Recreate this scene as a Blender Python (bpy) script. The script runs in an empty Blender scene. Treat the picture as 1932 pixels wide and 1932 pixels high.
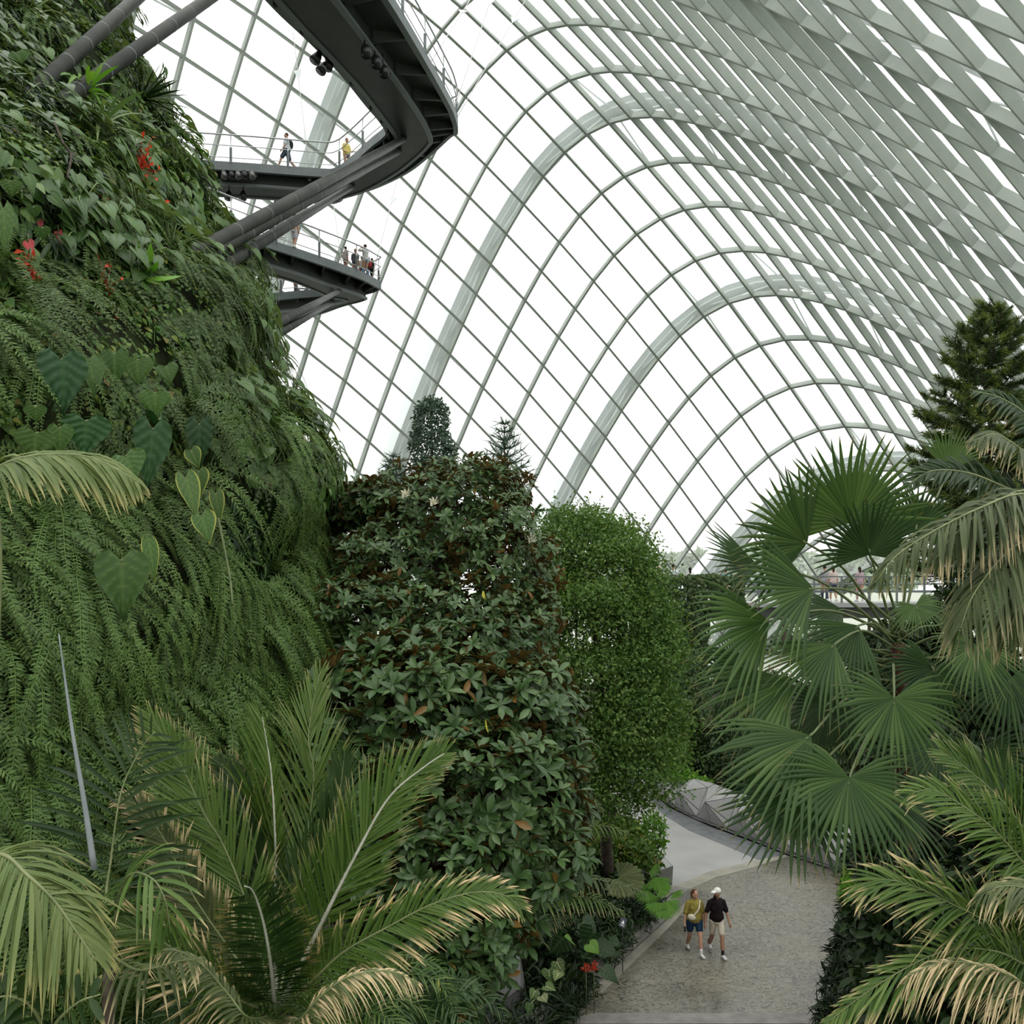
import bpy, math, random
import numpy as np
from mathutils import Vector, Matrix
rng = np.random.default_rng(7); random.seed(7)
F = 1900.; HZ = 1080.; H = 9.94          # focal length in px, horizon row, eye height
scene = bpy.context.scene
COL = scene.collection

def W(px, py, Y): return np.array([(px-966)/F*Y, Y, H+(HZ-py)/F*Y])
def G(px, py, z=0.):
    return W(px, py, (H-z)*F/(py-HZ))
def nz(v):
    v = np.asarray(v, float); l = np.linalg.norm(v, axis=-1, keepdims=True); return v/np.maximum(l, 1e-9)

# ------------------------------------------------------------------ mesh building
class MB:
    def __init__(s): s.v=[]; s.q=[]; s.t=[]; s.r=[]; s.d=[]; s.n=0
    def add(s, v, f, rnd=0., dry=0.):
        v = np.asarray(v, float).reshape(-1, 3); f = np.asarray(f, int)
        s.v.append(v)
        if len(f): (s.q if f.shape[1] == 4 else s.t).append(f+s.n)
        s.r.append(np.broadcast_to(np.asarray(rnd, float), (len(v),)))
        s.d.append(np.broadcast_to(np.asarray(dry, float), (len(v),)))
        s.n += len(v)
    def addqt(s, v, q, t, rnd=0., dry=0.):
        n0 = s.n; s.add(v, q, rnd, dry)
        if len(t): s.t.append(np.asarray(t, int)+n0)
    def mesh(s, name, mat, org=(0,0,0), smooth=True):
        me = bpy.data.meshes.new(name)
        v = np.concatenate(s.v)-np.asarray(org, float)
        q = np.concatenate(s.q) if s.q else np.zeros((0,4), int)
        t = np.concatenate(s.t) if s.t else np.zeros((0,3), int)
        me.vertices.add(len(v)); me.vertices.foreach_set('co', v.ravel())
        nl = q.size+t.size
        me.loops.add(nl); me.loops.foreach_set('vertex_index', np.concatenate([q.ravel(), t.ravel()]).astype(np.int32))
        me.polygons.add(len(q)+len(t))
        st = np.concatenate([np.arange(len(q))*4, q.size+np.arange(len(t))*3]).astype(np.int32)
        me.polygons.foreach_set('loop_start', st)
        me.polygons.foreach_set('use_smooth', np.full(len(q)+len(t), smooth, bool))
        for nm, dat in (('rnd', s.r), ('dry', s.d)):
            a = me.attributes.new(nm, 'FLOAT', 'POINT'); a.data.foreach_set('value', np.concatenate(dat).astype(np.float32))
        me.update(calc_edges=True)
        me.materials.append(mat)
        return me

def setp(o, label=None, cat=None, group=None, kind=None):
    if label: o['label'] = label
    if cat: o['category'] = cat
    if group: o['group'] = group
    if kind: o['kind'] = kind
    return o
ORG = {}
def thing(name, label, cat, loc, group=None, kind=None):
    o = bpy.data.objects.new(name, None); COL.objects.link(o); o.empty_display_size = .2
    o.location = [float(c) for c in loc]; ORG[o.name] = np.array(loc, float)
    return setp(o, label, cat, group, kind)
def part(name, mb, mat, parent, smooth=True, label=None, kind=None):
    org = ORG[parent.name]
    o = bpy.data.objects.new(name, mb.mesh(name, mat, org, smooth)); COL.objects.link(o)
    o.parent = parent; ORG[o.name] = org
    return setp(o, label, None, None, kind)
def solo(name, mb, mat, org, label=None, cat=None, group=None, kind=None, smooth=True):
    o = bpy.data.objects.new(name, mb.mesh(name, mat, org, smooth)); COL.objects.link(o)
    o.location = [float(c) for c in org]; ORG[o.name] = np.array(org, float)
    return setp(o, label, cat, group, kind)
def kids(o): return [c for c in bpy.data.objects if c.parent == o]
CH = {}
def dup(root, M, label=None, group=None):
    if root.name not in CH: CH[root.name] = list(root.children)
    r = root.copy(); COL.objects.link(r); r.matrix_world = M
    if label: r['label'] = label
    if group: r['group'] = group
    for c in CH[root.name]:
        d = c.copy(); COL.objects.link(d); d.parent = r
        for e in c.children:
            g = e.copy(); COL.objects.link(g); g.parent = d
    return r

def box(mb, c, sx, sy, sz, rot=None, rnd=0.):
    v = np.array([[x,y,z] for x in (-.5,.5) for y in (-.5,.5) for z in (-.5,.5)])*[sx,sy,sz]
    if rot is not None: v = v@np.asarray(rot).T
    mb.add(v+np.asarray(c), [[0,1,3,2],[4,6,7,5],[0,4,5,1],[2,3,7,6],[0,2,6,4],[1,5,7,3]], rnd)
def frames(P, up=(0,0,1)):
    P = np.asarray(P, float); T = nz(np.gradient(P, axis=0))
    u = np.asarray(up, float)
    if abs(T[0]@nz(u)) > .95: u = np.array([1,0,0.])
    S = []; prev = nz(np.cross(T[0], u))
    for t in T:
        prev = nz(prev-t*(prev@t)); S.append(prev)
    S = np.array(S); return T, S, np.cross(S, T)
def tube(mb, P, r, n=8, cap=True, rnd=0., dry=0.):
    P = np.asarray(P, float); r = np.broadcast_to(np.asarray(r, float), (len(P),))
    T, S, U = frames(P)
    a = np.arange(n)/n*2*math.pi
    V = P[:,None]+r[:,None,None]*(np.cos(a)[None,:,None]*S[:,None]+np.sin(a)[None,:,None]*U[:,None])
    m = len(P); f = []
    for i in range(m-1):
        for j in range(n): f.append([i*n+j, i*n+(j+1)%n, (i+1)*n+(j+1)%n, (i+1)*n+j])
    V = V.reshape(-1,3); t = []
    if cap:
        V = np.vstack([V, P[0], P[-1]])
        for j in range(n): t.append([m*n, (j+1)%n, j]); t.append([m*n+1, (m-1)*n+j, (m-1)*n+(j+1)%n])
    mb.addqt(V, f, t, rnd, dry)
def ball(mb, c, r, nu=10, nv=7, rot=None, rnd=0.):
    r = np.broadcast_to(np.asarray(r, float), (3,)); V = []
    for i in range(nv+1):
        ph = math.pi*i/nv
        for j in range(nu):
            th = 2*math.pi*j/nu; V.append([math.sin(ph)*math.cos(th), math.sin(ph)*math.sin(th), math.cos(ph)])
    V = np.array(V)*r
    if rot is not None: V = V@np.asarray(rot).T
    f = [[i*nu+j, (i+1)*nu+j, (i+1)*nu+(j+1)%nu, i*nu+(j+1)%nu] for i in range(nv) for j in range(nu)]
    mb.add(V+np.asarray(c), f, rnd)
def spline(pts, n):
    P = np.asarray(pts, float); m = len(P)
    if m == 2: return P[0]+(P[1]-P[0])*np.linspace(0,1,n)[:,None]
    Q = np.vstack([2*P[0]-P[1], P, 2*P[-1]-P[-2]])
    L = np.r_[0, np.cumsum(np.linalg.norm(np.diff(P, axis=0), axis=1))]; s = np.linspace(0, L[-1], n)
    i = np.clip(np.searchsorted(L, s, 'right')-1, 0, m-2); u = ((s-L[i])/(L[i+1]-L[i]))[:,None]
    a,b,c,d = Q[i],Q[i+1],Q[i+2],Q[i+3]
    return .5*((2*b)+(c-a)*u+(2*a-5*b+4*c-d)*u**2+(3*b-a-3*c+d)*u**3)

# ------------------------------------------------------------------ materials
def newmat(name):
    m = bpy.data.materials.new(name); m.use_nodes = True; nt = m.node_tree; nt.nodes.clear()
    out = nt.nodes.new('ShaderNodeOutputMaterial'); return m, nt, out
def nd(nt, t, **kw):
    n = nt.nodes.new(t)
    for k, v in kw.items(): setattr(n, k, v)
    return n
def c4(c): return (c[0], c[1], c[2], 1.)
def ramp(nt, stops):
    r = nd(nt, 'ShaderNodeValToRGB'); e = r.color_ramp.elements
    while len(e) > 1: e.remove(e[-1])
    e[0].position = stops[0][0]; e[0].color = c4(stops[0][1])
    for p, c in stops[1:]:
        x = e.new(p); x.color = c4(c)
    return r
def mixc(nt, fac, a, b, mode='MIX'):
    m = nd(nt, 'ShaderNodeMix', data_type='RGBA', blend_type=mode)
    for s, x in ((m.inputs[0], fac), (m.inputs[6], a), (m.inputs[7], b)):
        if hasattr(x, 'links'): nt.links.new(x, s)
        elif isinstance(x, (int, float)): s.default_value = x
        else: s.default_value = c4(x)
    return m.outputs[2]
def plain(name, col, rough=.6, metal=0., spec=.4, var=.0, scale=6., col2=None, bump=0., coat=0.):
    m, nt, out = newmat(name); p = nd(nt, 'ShaderNodeBsdfPrincipled')
    p.inputs['Roughness'].default_value = rough; p.inputs['Metallic'].default_value = metal
    p.inputs['Specular IOR Level'].default_value = spec; p.inputs['Coat Weight'].default_value = coat
    p.inputs['Base Color'].default_value = c4(col)
    if var > 0 or col2 is not None or bump > 0:
        tc = nd(nt, 'ShaderNodeTexCoord'); no = nd(nt, 'ShaderNodeTexNoise'); no.inputs['Scale'].default_value = scale; no.inputs['Detail'].default_value = 6
        nt.links.new(tc.outputs['Object'], no.inputs['Vector'])
        b = col2 if col2 is not None else [c*(1+var) for c in col]
        a = col if col2 is not None else [c*(1-var) for c in col]
        r = ramp(nt, [(.35, a), (.65, b)]); nt.links.new(no.outputs['Fac'], r.inputs['Fac'])
        nt.links.new(r.outputs['Color'], p.inputs['Base Color'])
        if bump > 0:
            bp = nd(nt, 'ShaderNodeBump'); bp.inputs['Strength'].default_value = bump; bp.inputs['Distance'].default_value = .03
            nt.links.new(no.outputs['Fac'], bp.inputs['Height']); nt.links.new(bp.outputs['Normal'], p.inputs['Normal'])
    nt.links.new(p.outputs[0], out.inputs[0]); return m
KA = .78
def leafmat(name, cols, back=None, dryc=(.36,.25,.12), rough=.48, transl=.22, spec=.24, objvar=.25):
    m, nt, out = newmat(name); L = nt.links
    at = nd(nt, 'ShaderNodeAttribute', attribute_name='rnd'); r = ramp(nt, cols); L.new(at.outputs['Fac'], r.inputs['Fac'])
    oi = nd(nt, 'ShaderNodeObjectInfo'); mr = nd(nt, 'ShaderNodeMapRange'); mr.inputs[3].default_value = KA*(1-objvar); mr.inputs[4].default_value = KA*(1+objvar)
    L.new(oi.outputs['Random'], mr.inputs[0])
    hs = nd(nt, 'ShaderNodeHueSaturation'); L.new(mr.outputs[0], hs.inputs['Value']); L.new(r.outputs['Color'], hs.inputs['Color'])
    col = hs.outputs[0]
    if back is not None:
        g = nd(nt, 'ShaderNodeNewGeometry'); col = mixc(nt, g.outputs['Backfacing'], col, back)
    ad = nd(nt, 'ShaderNodeAttribute', attribute_name='dry'); col = mixc(nt, ad.outputs['Fac'], col, dryc)
    p = nd(nt, 'ShaderNodeBsdfPrincipled'); p.inputs['Roughness'].default_value = rough; p.inputs['Specular IOR Level'].default_value = spec
    L.new(col, p.inputs['Base Color'])
    if transl > 0:
        tr = nd(nt, 'ShaderNodeBsdfTranslucent'); tcol = mixc(nt, 1., col, (1.3,1.35,.75), 'MULTIPLY'); L.new(tcol, tr.inputs[0])
        mx = nd(nt, 'ShaderNodeMixShader'); mx.inputs[0].default_value = transl
        L.new(p.outputs[0], mx.inputs[1]); L.new(tr.outputs[0], mx.inputs[2]); L.new(mx.outputs[0], out.inputs[0])
    else: L.new(p.outputs[0], out.inputs[0])
    return m

MT = {}
MT['steel'] = plain('dome_steel_paint', (.36,.40,.355), .5, 0, .3, var=.04, scale=2)
MT['arch'] = plain('outer_arch_paint', (.82,.88,.87), .5, 0, .3)
MT['dark'] = plain('walkway_dark_steel', (.036,.040,.036), .5, .0, .4, var=.15, scale=1.5)
MT['fascia'] = plain('walkway_grey_edge', (.12,.145,.145), .45, .0, .5, var=.1, scale=2)
MT['tube'] = plain('weathered_strut_tube', (.018,.021,.018), .55, 0, .3, col2=(.036,.040,.032), scale=1.2)
MT['rail'] = plain('stainless_rail', (.45,.46,.46), .35, .6, .5)
MT['cable'] = plain('steel_cable', (.55,.56,.55), .4, .5, .5)
MT['black'] = plain('black_lamp_housing', (.012,.012,.014), .4, 0, .5)
MT['chrome'] = plain('lamp_metal', (.16,.16,.155), .4, .6, .5)
MT['concrete'] = plain('grey_concrete', (.16,.155,.14), .7, 0, .3, col2=(.23,.22,.2), scale=3, bump=.1)
MT['soil'] = plain('wet_soil', (.012,.011,.007), .9, 0, .15, col2=(.025,.028,.013), scale=2.5)
MT['moss'] = plain('mossy_wall_base', (.008,.010,.005), .95, 0, .1, col2=(.028,.04,.014), scale=4, bump=.6)
MT['bark'] = plain('dark_bark', (.035,.027,.02), .85, 0, .2, col2=(.075,.06,.045), scale=9, bump=.4)
MT['redfibre'] = plain('reddish_palm_fibre', (.035,.015,.010), .9, 0, .2, col2=(.085,.035,.02), scale=14, bump=.5)
MT['stem'] = plain('green_stem', (.07,.10,.035), .5, 0, .4, col2=(.11,.14,.05), scale=8)
MT['rachis'] = plain('pale_rachis', (.30,.31,.24), .5, 0, .4, col2=(.42,.42,.35), scale=6)
MT['rachisg'] = plain('green_rachis', (.10,.13,.05), .5, 0, .4, col2=(.17,.19,.08), scale=6)
MT['spear'] = plain('grey_spear_leaf', (.16,.185,.19), .5, 0, .4, col2=(.22,.245,.25), scale=3)

def glassmat():
    m, nt, out = newmat('dome_glass'); L = nt.links
    t = nd(nt, 'ShaderNodeBsdfTransparent'); t.inputs[0].default_value = (.97,.985,.98,1)
    d = nd(nt, 'ShaderNodeBsdfTranslucent'); d.inputs[0].default_value = (.93,.96,.95,1)
    mx = nd(nt, 'ShaderNodeMixShader'); mx.inputs[0].default_value = GLASS_MILK
    L.new(t.outputs[0], mx.inputs[1]); L.new(d.outputs[0], mx.inputs[2])
    g = nd(nt, 'ShaderNodeBsdfGlossy'); g.inputs['Roughness'].default_value = .02
    fr = nd(nt, 'ShaderNodeLayerWeight'); fr.inputs[0].default_value = .08
    m2 = nd(nt, 'ShaderNodeMixShader'); mu = nd(nt, 'ShaderNodeMath', operation='MULTIPLY'); mu.inputs[1].default_value = .25
    L.new(fr.outputs['Facing'], mu.inputs[0])
    L.new(mu.outputs[0], m2.inputs[0]); L.new(mx.outputs[0], m2.inputs[1]); L.new(g.outputs[0], m2.inputs[2]); L.new(m2.outputs[0], out.inputs[0])
    return m
GLASS_MILK = .14  # milky white share of the panes stands in for haze outside
MT['glass'] = glassmat()

# ------------------------------------------------------------------ camera, sky, render look
cam = bpy.data.cameras.new('camera'); co = bpy.data.objects.new('camera', cam); COL.objects.link(co)
cam.sensor_width = 36.; cam.lens = 36.*F/1932.; cam.shift_y = (HZ-966.)/1932.; cam.clip_end = 800.
co.location = (0,0,H); co.rotation_euler = (math.pi/2,0,0); scene.camera = co
wd = bpy.data.worlds.new('overcast_sky'); scene.world = wd; wd.use_nodes = True
nt = wd.node_tree; bg = nt.nodes['Background']
tc = nd(nt, 'ShaderNodeTexCoord'); sx = nd(nt, 'ShaderNodeSeparateXYZ'); nt.links.new(tc.outputs['Generated'], sx.inputs[0])
mrg = nd(nt, 'ShaderNodeMapRange'); mrg.inputs[1].default_value = 0.; mrg.inputs[2].default_value = 1.; mrg.inputs[3].default_value = 1.12; mrg.inputs[4].default_value = 2.9
nt.links.new(sx.outputs['Z'], mrg.inputs[0]); nt.links.new(mrg.outputs[0], bg.inputs['Strength']); bg.inputs['Color'].default_value = (1.,.998,.985,1)
scene.view_settings.view_transform = 'Standard'; scene.view_settings.look = 'None'; scene.view_settings.exposure = 0.; scene.view_settings.gamma = 1.
scene.view_settings.use_curve_mapping = False
cy = scene.cycles
cy.max_bounces = 7; cy.diffuse_bounces = 3; cy.glossy_bounces = 2; cy.transmission_bounces = 4; cy.transparent_max_bounces = 10
cy.caustics_reflective = False; cy.caustics_refractive = False; cy.use_denoising = True; cy.use_adaptive_sampling = True; cy.adaptive_threshold = .03
# ------------------------------------------------------------------ glass dome
NODES={
0:(-5,"235.2 122.2 250.7 46.6"),
1:(-6,"312.8 248.4 329.4 178 348 107.7 366.7 35.2"),
2:(-6,"402 305 420.5 237 439.1 167.7 459.8 99.4 483.6 29"),
3:(-8,"449 492 467 428 485 363 504 298 527.1 231.9 548.9 163.6 572.7 96.3 597 30"),
4:(-8,"530 548.6 549 486 568 423 587 360 611 293 635 225 660 157"),
5:(-10,"563.1 723 581.8 664 601.4 603.9 621 541 642.9 479.7 663.6 421.7 688 355 713.5 290 740 225 768 165 800 108 835.2 58.6 871.4 15.5"),
6:(-10,"632.5 777.8 652.8 719.9 672.3 661.9 693.6 602.9 715 543 737.7 483.9 760.9 423.8 786.5 363 813.5 303.3 844.5 240 877.6 183.2 917 134.6 955.7 95.7 994.6 70.4 1032.9 55.5 1070.2 48 1108.5 47.6 1149.9 51.3 1189.2 59"),
7:(-9,"718 777.8 739.1 720.9 760.9 662.9 783.6 605 806.6 547.8 831.5 489.1 858 430.7 886.5 372.7 918 313.7 953.2 258.8 992.5 210.8 1032.9 176 1074.3 152.2 1114.7 140.4 1153 135.6 1191.3 137.7"),
8:(-7,"826.2 724.8 849.8 669 873.8 612.5 899 555 926.3 498 955.7 442.1 988.3 385.8 1024 333.3 1065 287.8 1106.4 254.7 1149.9 234 1189.2 223.6"),
9:(-7,"888.2 787.2 912.4 732 937.3 677.5 963.6 622.3 991.5 567.4 1022.2 512.5 1056.1 458.7 1094 408 1135.2 365.1 1177.9 334.3 1221.4 315.5 1263.5 308.3 1304.2 307.2 1345.7 312.8 1387 321.7 1429.5 334.2 1474 349.7 1520.6 367.3"),
10:(-5,"999.4 743.3 1025.8 690.5 1054.7 636.7 1086.1 584 1120.3 531.2 1159.2 483.4 1200.7 442.4 1247.3 413.9 1291.8 396.9 1333.2 390.1 1375.7 391.1 1418.1 398.3 1461.6 410.8 1505 425.3 1548.6 442.9"),
11:(-7,"1006.2 914 1031 862.2 1058 810.5 1085.5 758.7 1115.4 706.5 1147.9 655.3 1183 605 1222.5 558.8 1267 519.5 1312.5 492.5 1358.1 478.1 1401.6 474.3 1445 477.6 1488.5 486.3 1533 499.8 1575 516 1619.5 535.2 1667.1 554.9 1714.7 578.7 1764.4 605.6"),
12:(-6,"1087.6 928.5 1114.9 876.7 1142.9 824.9 1173.3 775.3 1206 726.6 1242.3 678.6 1282.5 633.7 1328.1 598.1 1374.6 572.9 1421 560.2 1466 557.7 1509 562.3 1552.2 572.5 1595.7 585.9 1640.2 603.5 1687.8 624.2 1735.4 648 1785.1 673.9"),
13:(-5,"1168.7 944 1197.7 895.3 1228.8 846.7 1262.5 799.1 1300.2 752.5 1341.6 710 1386.8 675.9 1433.9 653.1 1480 641.7 1526.5 642 1570.8 648 1614.3 658.4 1658.8 676 1703.3 695.7 1749.9 717.4"),
14:(-5,"1220.5 1011.3 1250.5 964.7 1282.2 917.1 1316.8 871.5 1355.1 827 1399 785 1443.5 753.6 1491.1 732.9 1539.8 723.6 1585.3 723.6 1629.8 732.9 1675.4 746.4 1718.8 761.9"),
15:(-4,"1301.2 1035.1 1333.7 989.5 1369.6 943 1407.2 899.6 1449.7 863.4 1498.3 831.3 1546 812.6 1593.6 805.4 1642.2 808.5 1685.7 817.8"),
}
EXTRA={2:(24,"1830 37"),3:(21,"1639.7 41.4 1735.9 82.8 1844.6 134.6"),4:(19,"1582.7 83.9 1664.5 122.2 1754.6 166.7 1852.9 215.3"),
5:(17,"1549.6 132.5 1616.9 169.8 1694.5 209.1 1776.3 250.5 1869.5 296"),6:(16,"1583.8 214.3 1650 246.4 1718.3 283.6 1794.9 325 1875.7 370.6"),
7:(14,"1559 258.8 1616.9 288.8 1681 323 1745 360"),8:(13,"1588 337")}
AX = math.radians(30); KMIN, KMAX, JMIN, JMAX = -2, 18, -15, 37
def DK(k): return 43+2.8*(k-3)
An = np.array([math.sin(AX), math.cos(AX)]); At = np.array([math.cos(AX), -math.sin(AX)])
def solve_dome():
    NK = KMAX-KMIN+1; NJ = JMAX-JMIN+1; N = NK*NJ
    ix = lambda k, j: (k-KMIN)*NJ+(j-JMIN)
    A = np.zeros((N, N)); B = np.zeros((N, 2))
    def row(i, c, b, w):
        i = np.array(i); c = np.array(c, float)*w
        A[np.ix_(i, i)] += np.outer(c, c); B[i] += np.outer(c, np.array(b)*w)
    for src in (NODES, EXTRA):
        for k, (j0, s) in src.items():
            v = list(map(float, s.split()))
            for i in range(0, len(v), 2):
                u = (v[i]-966)/F; Y = DK(k)/(An[1]+u*An[0]); X = u*Y; Z = H+(HZ-v[i+1])/F*Y
                row([ix(k, j0+i//2)], [1], [X*At[0]+Y*At[1], Z], 3)
    for k in range(KMIN, KMAX+1):
        for j in range(JMIN, JMAX-2): row([ix(k, j+q) for q in range(4)], [1,-3,3,-1], [0,0], 1.)
        for j in range(JMIN, JMAX-1): row([ix(k, j+q) for q in range(3)], [1,-2,1], [0,0], .03)
    for j in range(JMIN, JMAX+1):
        for k in range(KMIN, KMAX-1): row([ix(k+q, j) for q in range(3)], [1,-2,1], [0,0], .25)
    S = np.linalg.solve(A, B).reshape(NK, NJ, 2)
    D = np.array([DK(k) for k in range(KMIN, KMAX+1)])[:,None]
    return np.stack([D*An[0]+S[...,0]*At[0], D*An[1]+S[...,0]*At[1], S[...,1]], -1)
DOME = solve_dome()
dj = np.gradient(DOME, axis=1); dk = np.gradient(DOME, axis=0)
DN = nz(np.cross(dj, dk)); flip = np.sign(np.sum(DN*(DOME-np.array([5,50,8.])), -1, keepdims=True)); DN = DN*flip
NKK, NJJ = DOME.shape[:2]
def runs(mask):
    out = []; cur = []
    for i, m in enumerate(mask):
        if m: cur.append(i)
        else:
            if len(cur) > 1: out.append(cur)
            cur = []
    if len(cur) > 1: out.append(cur)
    return out
def fin(mb, P, N, w, d0, d1, step=None):
    T = nz(np.gradient(P, axis=0)); S = nz(np.cross(T, N))
    a = P+N*d0; b = P+N*d1
    V = np.stack([a-S*w/2, a+S*w/2, b+S*w/2, b-S*w/2], 1).reshape(-1,3)
    f = [[i*4+j, i*4+(j+1)%4, i*4+4+(j+1)%4, i*4+4+j] for i in range(len(P)-1) for j in range(4)]
    f += [[0,3,2,1], [len(V)-4, len(V)-3, len(V)-2, len(V)-1]]
    mb.add(V, f)
dome = thing('ceiling', 'white-green steel grid and glass of the arched dome', None, (0,0,0), kind='structure')
mbg = MB(); V = (DOME+DN*.58).reshape(-1,3); ok = (DOME[...,2] > -1.)
f = []
for i in range(NKK-1):
    for j in range(NJJ-1):
        if ok[i,j] and ok[i+1,j] and ok[i,j+1] and ok[i+1,j+1]: f.append([i*NJJ+j, (i+1)*NJJ+j, (i+1)*NJJ+j+1, i*NJJ+j+1])
mbg.add(V, f); part('glazing', mbg, MT['glass'], dome, False, kind='structure')
for i in range(NKK):
    mb = MB()
    for r in runs(ok[i]):
        fin(mb, DOME[i,r], DN[i,r], .14, 0., .38); fin(mb, DOME[i,r], DN[i,r], .06, .37, .58)
    part('arch_beam', mb, MT['steel'], dome, False, kind='structure')
for j in range(NJJ):
    mb = MB()
    for r in runs(ok[:,j]):
        fin(mb, DOME[r,j], DN[r,j], .14, .0, .38); fin(mb, DOME[r,j], DN[r,j], .06, .37, .58)
    if mb.n: part('purlin_beam', mb, MT['steel'], dome, False, kind='structure')
for a, k in enumerate((0,4,8,12,16)):
    i = k-KMIN; r = runs(ok[i])[0]
    tr = setp(bpy.data.objects.new('trim_%d' % (a+1), None), 'pale steel arch standing outside the dome glass', None, None, 'structure'); COL.objects.link(tr); ORG[tr.name] = np.zeros(3)
    mb = MB(); fin(mb, DOME[i,r], DN[i,r], 1.25, 1.55, 2.9); part('outer_arch', mb, MT['arch'], tr, False, kind='structure')
    mb = MB(); fin(mb, DOME[i,r], DN[i,r], .5, 1.35, 1.55); part('arch_flange', mb, MT['arch'], tr, False, kind='structure')
    for q in r[3:-3:3]:
        for ii, jj in ((i, q+2), (i, q-2), (i+1, q), (i-1, q)):
            if 0 <= ii < NKK and 0 <= jj < NJJ:
                mb = MB(); tube(mb, [DOME[i,q]+DN[i,q]*1.6, DOME[ii,jj]+DN[ii,jj]*.6], .06, 6); part('tie_rod', mb, MT['arch'], tr, kind='structure')
# ------------------------------------------------------------------ ground, path, kerbs
def poly(mb, pts, z=0., top=None):
    P = np.array([[p[0], p[1], z] for p in pts]); n = len(P)
    c = P.mean(0); mb.addqt(np.vstack([P, c]), np.zeros((0,4), int), [[i, (i+1)%n, n] for i in range(n)])
def ngon(name, pts, z, mat, label, thick=.05):
    bm_v = [(p[0], p[1], z) for p in pts]+[(p[0], p[1], z-thick) for p in pts]; n = len(pts)
    a = sum(pts[i][0]*pts[(i+1)%n][1]-pts[(i+1)%n][0]*pts[i][1] for i in range(n))
    fs = [list(range(n)), list(range(2*n-1, n-1, -1))]+[[i, n+i, n+(i+1)%n, (i+1)%n] for i in range(n)]
    if a < 0: fs = [x[::-1] for x in fs]
    me = bpy.data.meshes.new(name); me.from_pydata(bm_v, [], fs); me.materials.append(mat)
    o = bpy.data.objects.new(name, me); COL.objects.link(o); ORG[o.name] = np.zeros(3)
    return setp(o, label, None, None, 'structure')
def pathmat():
    m, nt, out = newmat('wet_stamped_concrete'); L = nt.links
    tc = nd(nt, 'ShaderNodeTexCoord'); v = tc.outputs['Object']
    n1 = nd(nt, 'ShaderNodeTexNoise'); n1.inputs['Scale'].default_value = .35; n1.inputs['Detail'].default_value = 5; L.new(v, n1.inputs['Vector'])
    r1 = ramp(nt, [(.35, (.115,.11,.085)), (.65, (.19,.178,.13))]); L.new(n1.outputs['Fac'], r1.inputs['Fac'])
    # short curved leaf imprints: stretched, warped noise thresholded
    wn = nd(nt, 'ShaderNodeTexNoise'); wn.inputs['Scale'].default_value = 1.7; wn.inputs['Detail'].default_value = 2; L.new(v, wn.inputs['Vector'])
    wm = nd(nt, 'ShaderNodeVectorMath', operation='SCALE'); L.new(wn.outputs['Color'], wm.inputs[0]); wm.inputs['Scale'].default_value = 2.4
    wa = nd(nt, 'ShaderNodeVectorMath', operation='ADD'); L.new(v, wa.inputs[0]); L.new(wm.outputs[0], wa.inputs[1])
    mp = nd(nt, 'ShaderNodeMapping'); mp.inputs['Scale'].default_value = (7.,17.,1.); mp.inputs['Rotation'].default_value = (0,0,.4); L.new(wa.outputs[0], mp.inputs[0])
    n2 = nd(nt, 'ShaderNodeTexNoise'); n2.inputs['Scale'].default_value = 1.; n2.inputs['Detail'].default_value = 1.5; L.new(mp.outputs[0], n2.inputs['Vector'])
    r2 = ramp(nt, [(.56, (0,0,0)), (.61, (1,1,1))]); L.new(n2.outputs['Fac'], r2.inputs['Fac'])
    n3 = nd(nt, 'ShaderNodeTexNoise'); n3.inputs['Scale'].default_value = 9; n3.inputs['Detail'].default_value = 8; L.new(v, n3.inputs['Vector'])
    r3 = ramp(nt, [(.3, (.62,.62,.62)), (.7, (1.2,1.2,1.2))]); L.new(n3.outputs['Fac'], r3.inputs['Fac'])
    c = mixc(nt, 1., r1.outputs['Color'], r3.outputs['Color'], 'MULTIPLY')
    c = mixc(nt, r2.outputs['Color'], c, (.042,.04,.032))
    p = nd(nt, 'ShaderNodeBsdfPrincipled'); L.new(c, p.inputs['Base Color'])
    rr = ramp(nt, [(.35, (.16,)*3), (.6, (.38,)*3)]); L.new(n1.outputs['Fac'], rr.inputs['Fac']); L.new(rr.outputs['Color'], p.inputs['Roughness'])
    p.inputs['Specular IOR Level'].default_value = .55
    bp = nd(nt, 'ShaderNodeBump'); bp.inputs['Strength'].default_value = .35; bp.inputs['Distance'].default_value = .01; bp.invert = True
    L.new(r2.outputs['Color'], bp.inputs['Height']); L.new(bp.outputs['Normal'], p.inputs['Normal'])
    L.new(p.outputs[0], out.inputs[0]); return m
MT['path'] = pathmat()
MT['asphalt'] = plain('smooth_grey_asphalt', (.255,.255,.245), .55, 0, .4, col2=(.30,.30,.285), scale=.8)
MT['band'] = plain('dark_grey_paving_band', (.10,.11,.115), .4, 0, .5, col2=(.16,.17,.17), scale=3)
MT['edge'] = plain('pale_gutter_concrete', (.20,.195,.165), .5, 0, .4, col2=(.27,.26,.20), scale=2)
MT['outground'] = plain('pale_outdoor_ground', (.30,.33,.27), .9, 0, .1, col2=(.36,.38,.32), scale=.1)
mb = MB(); box(mb, (0,80,-.55), 900, 900, .2); o = solo('ground', mb, MT['outground'], (0,0,0), 'pale ground around the dome', None, None, 'structure', False)
ngon('floor', [(-30,2),(34,2),(50,90),(-40,90)], -.05, MT['soil'], 'dark planted soil floor under the dome')
P = lambda x, y: G(x, y)[:2]
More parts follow.
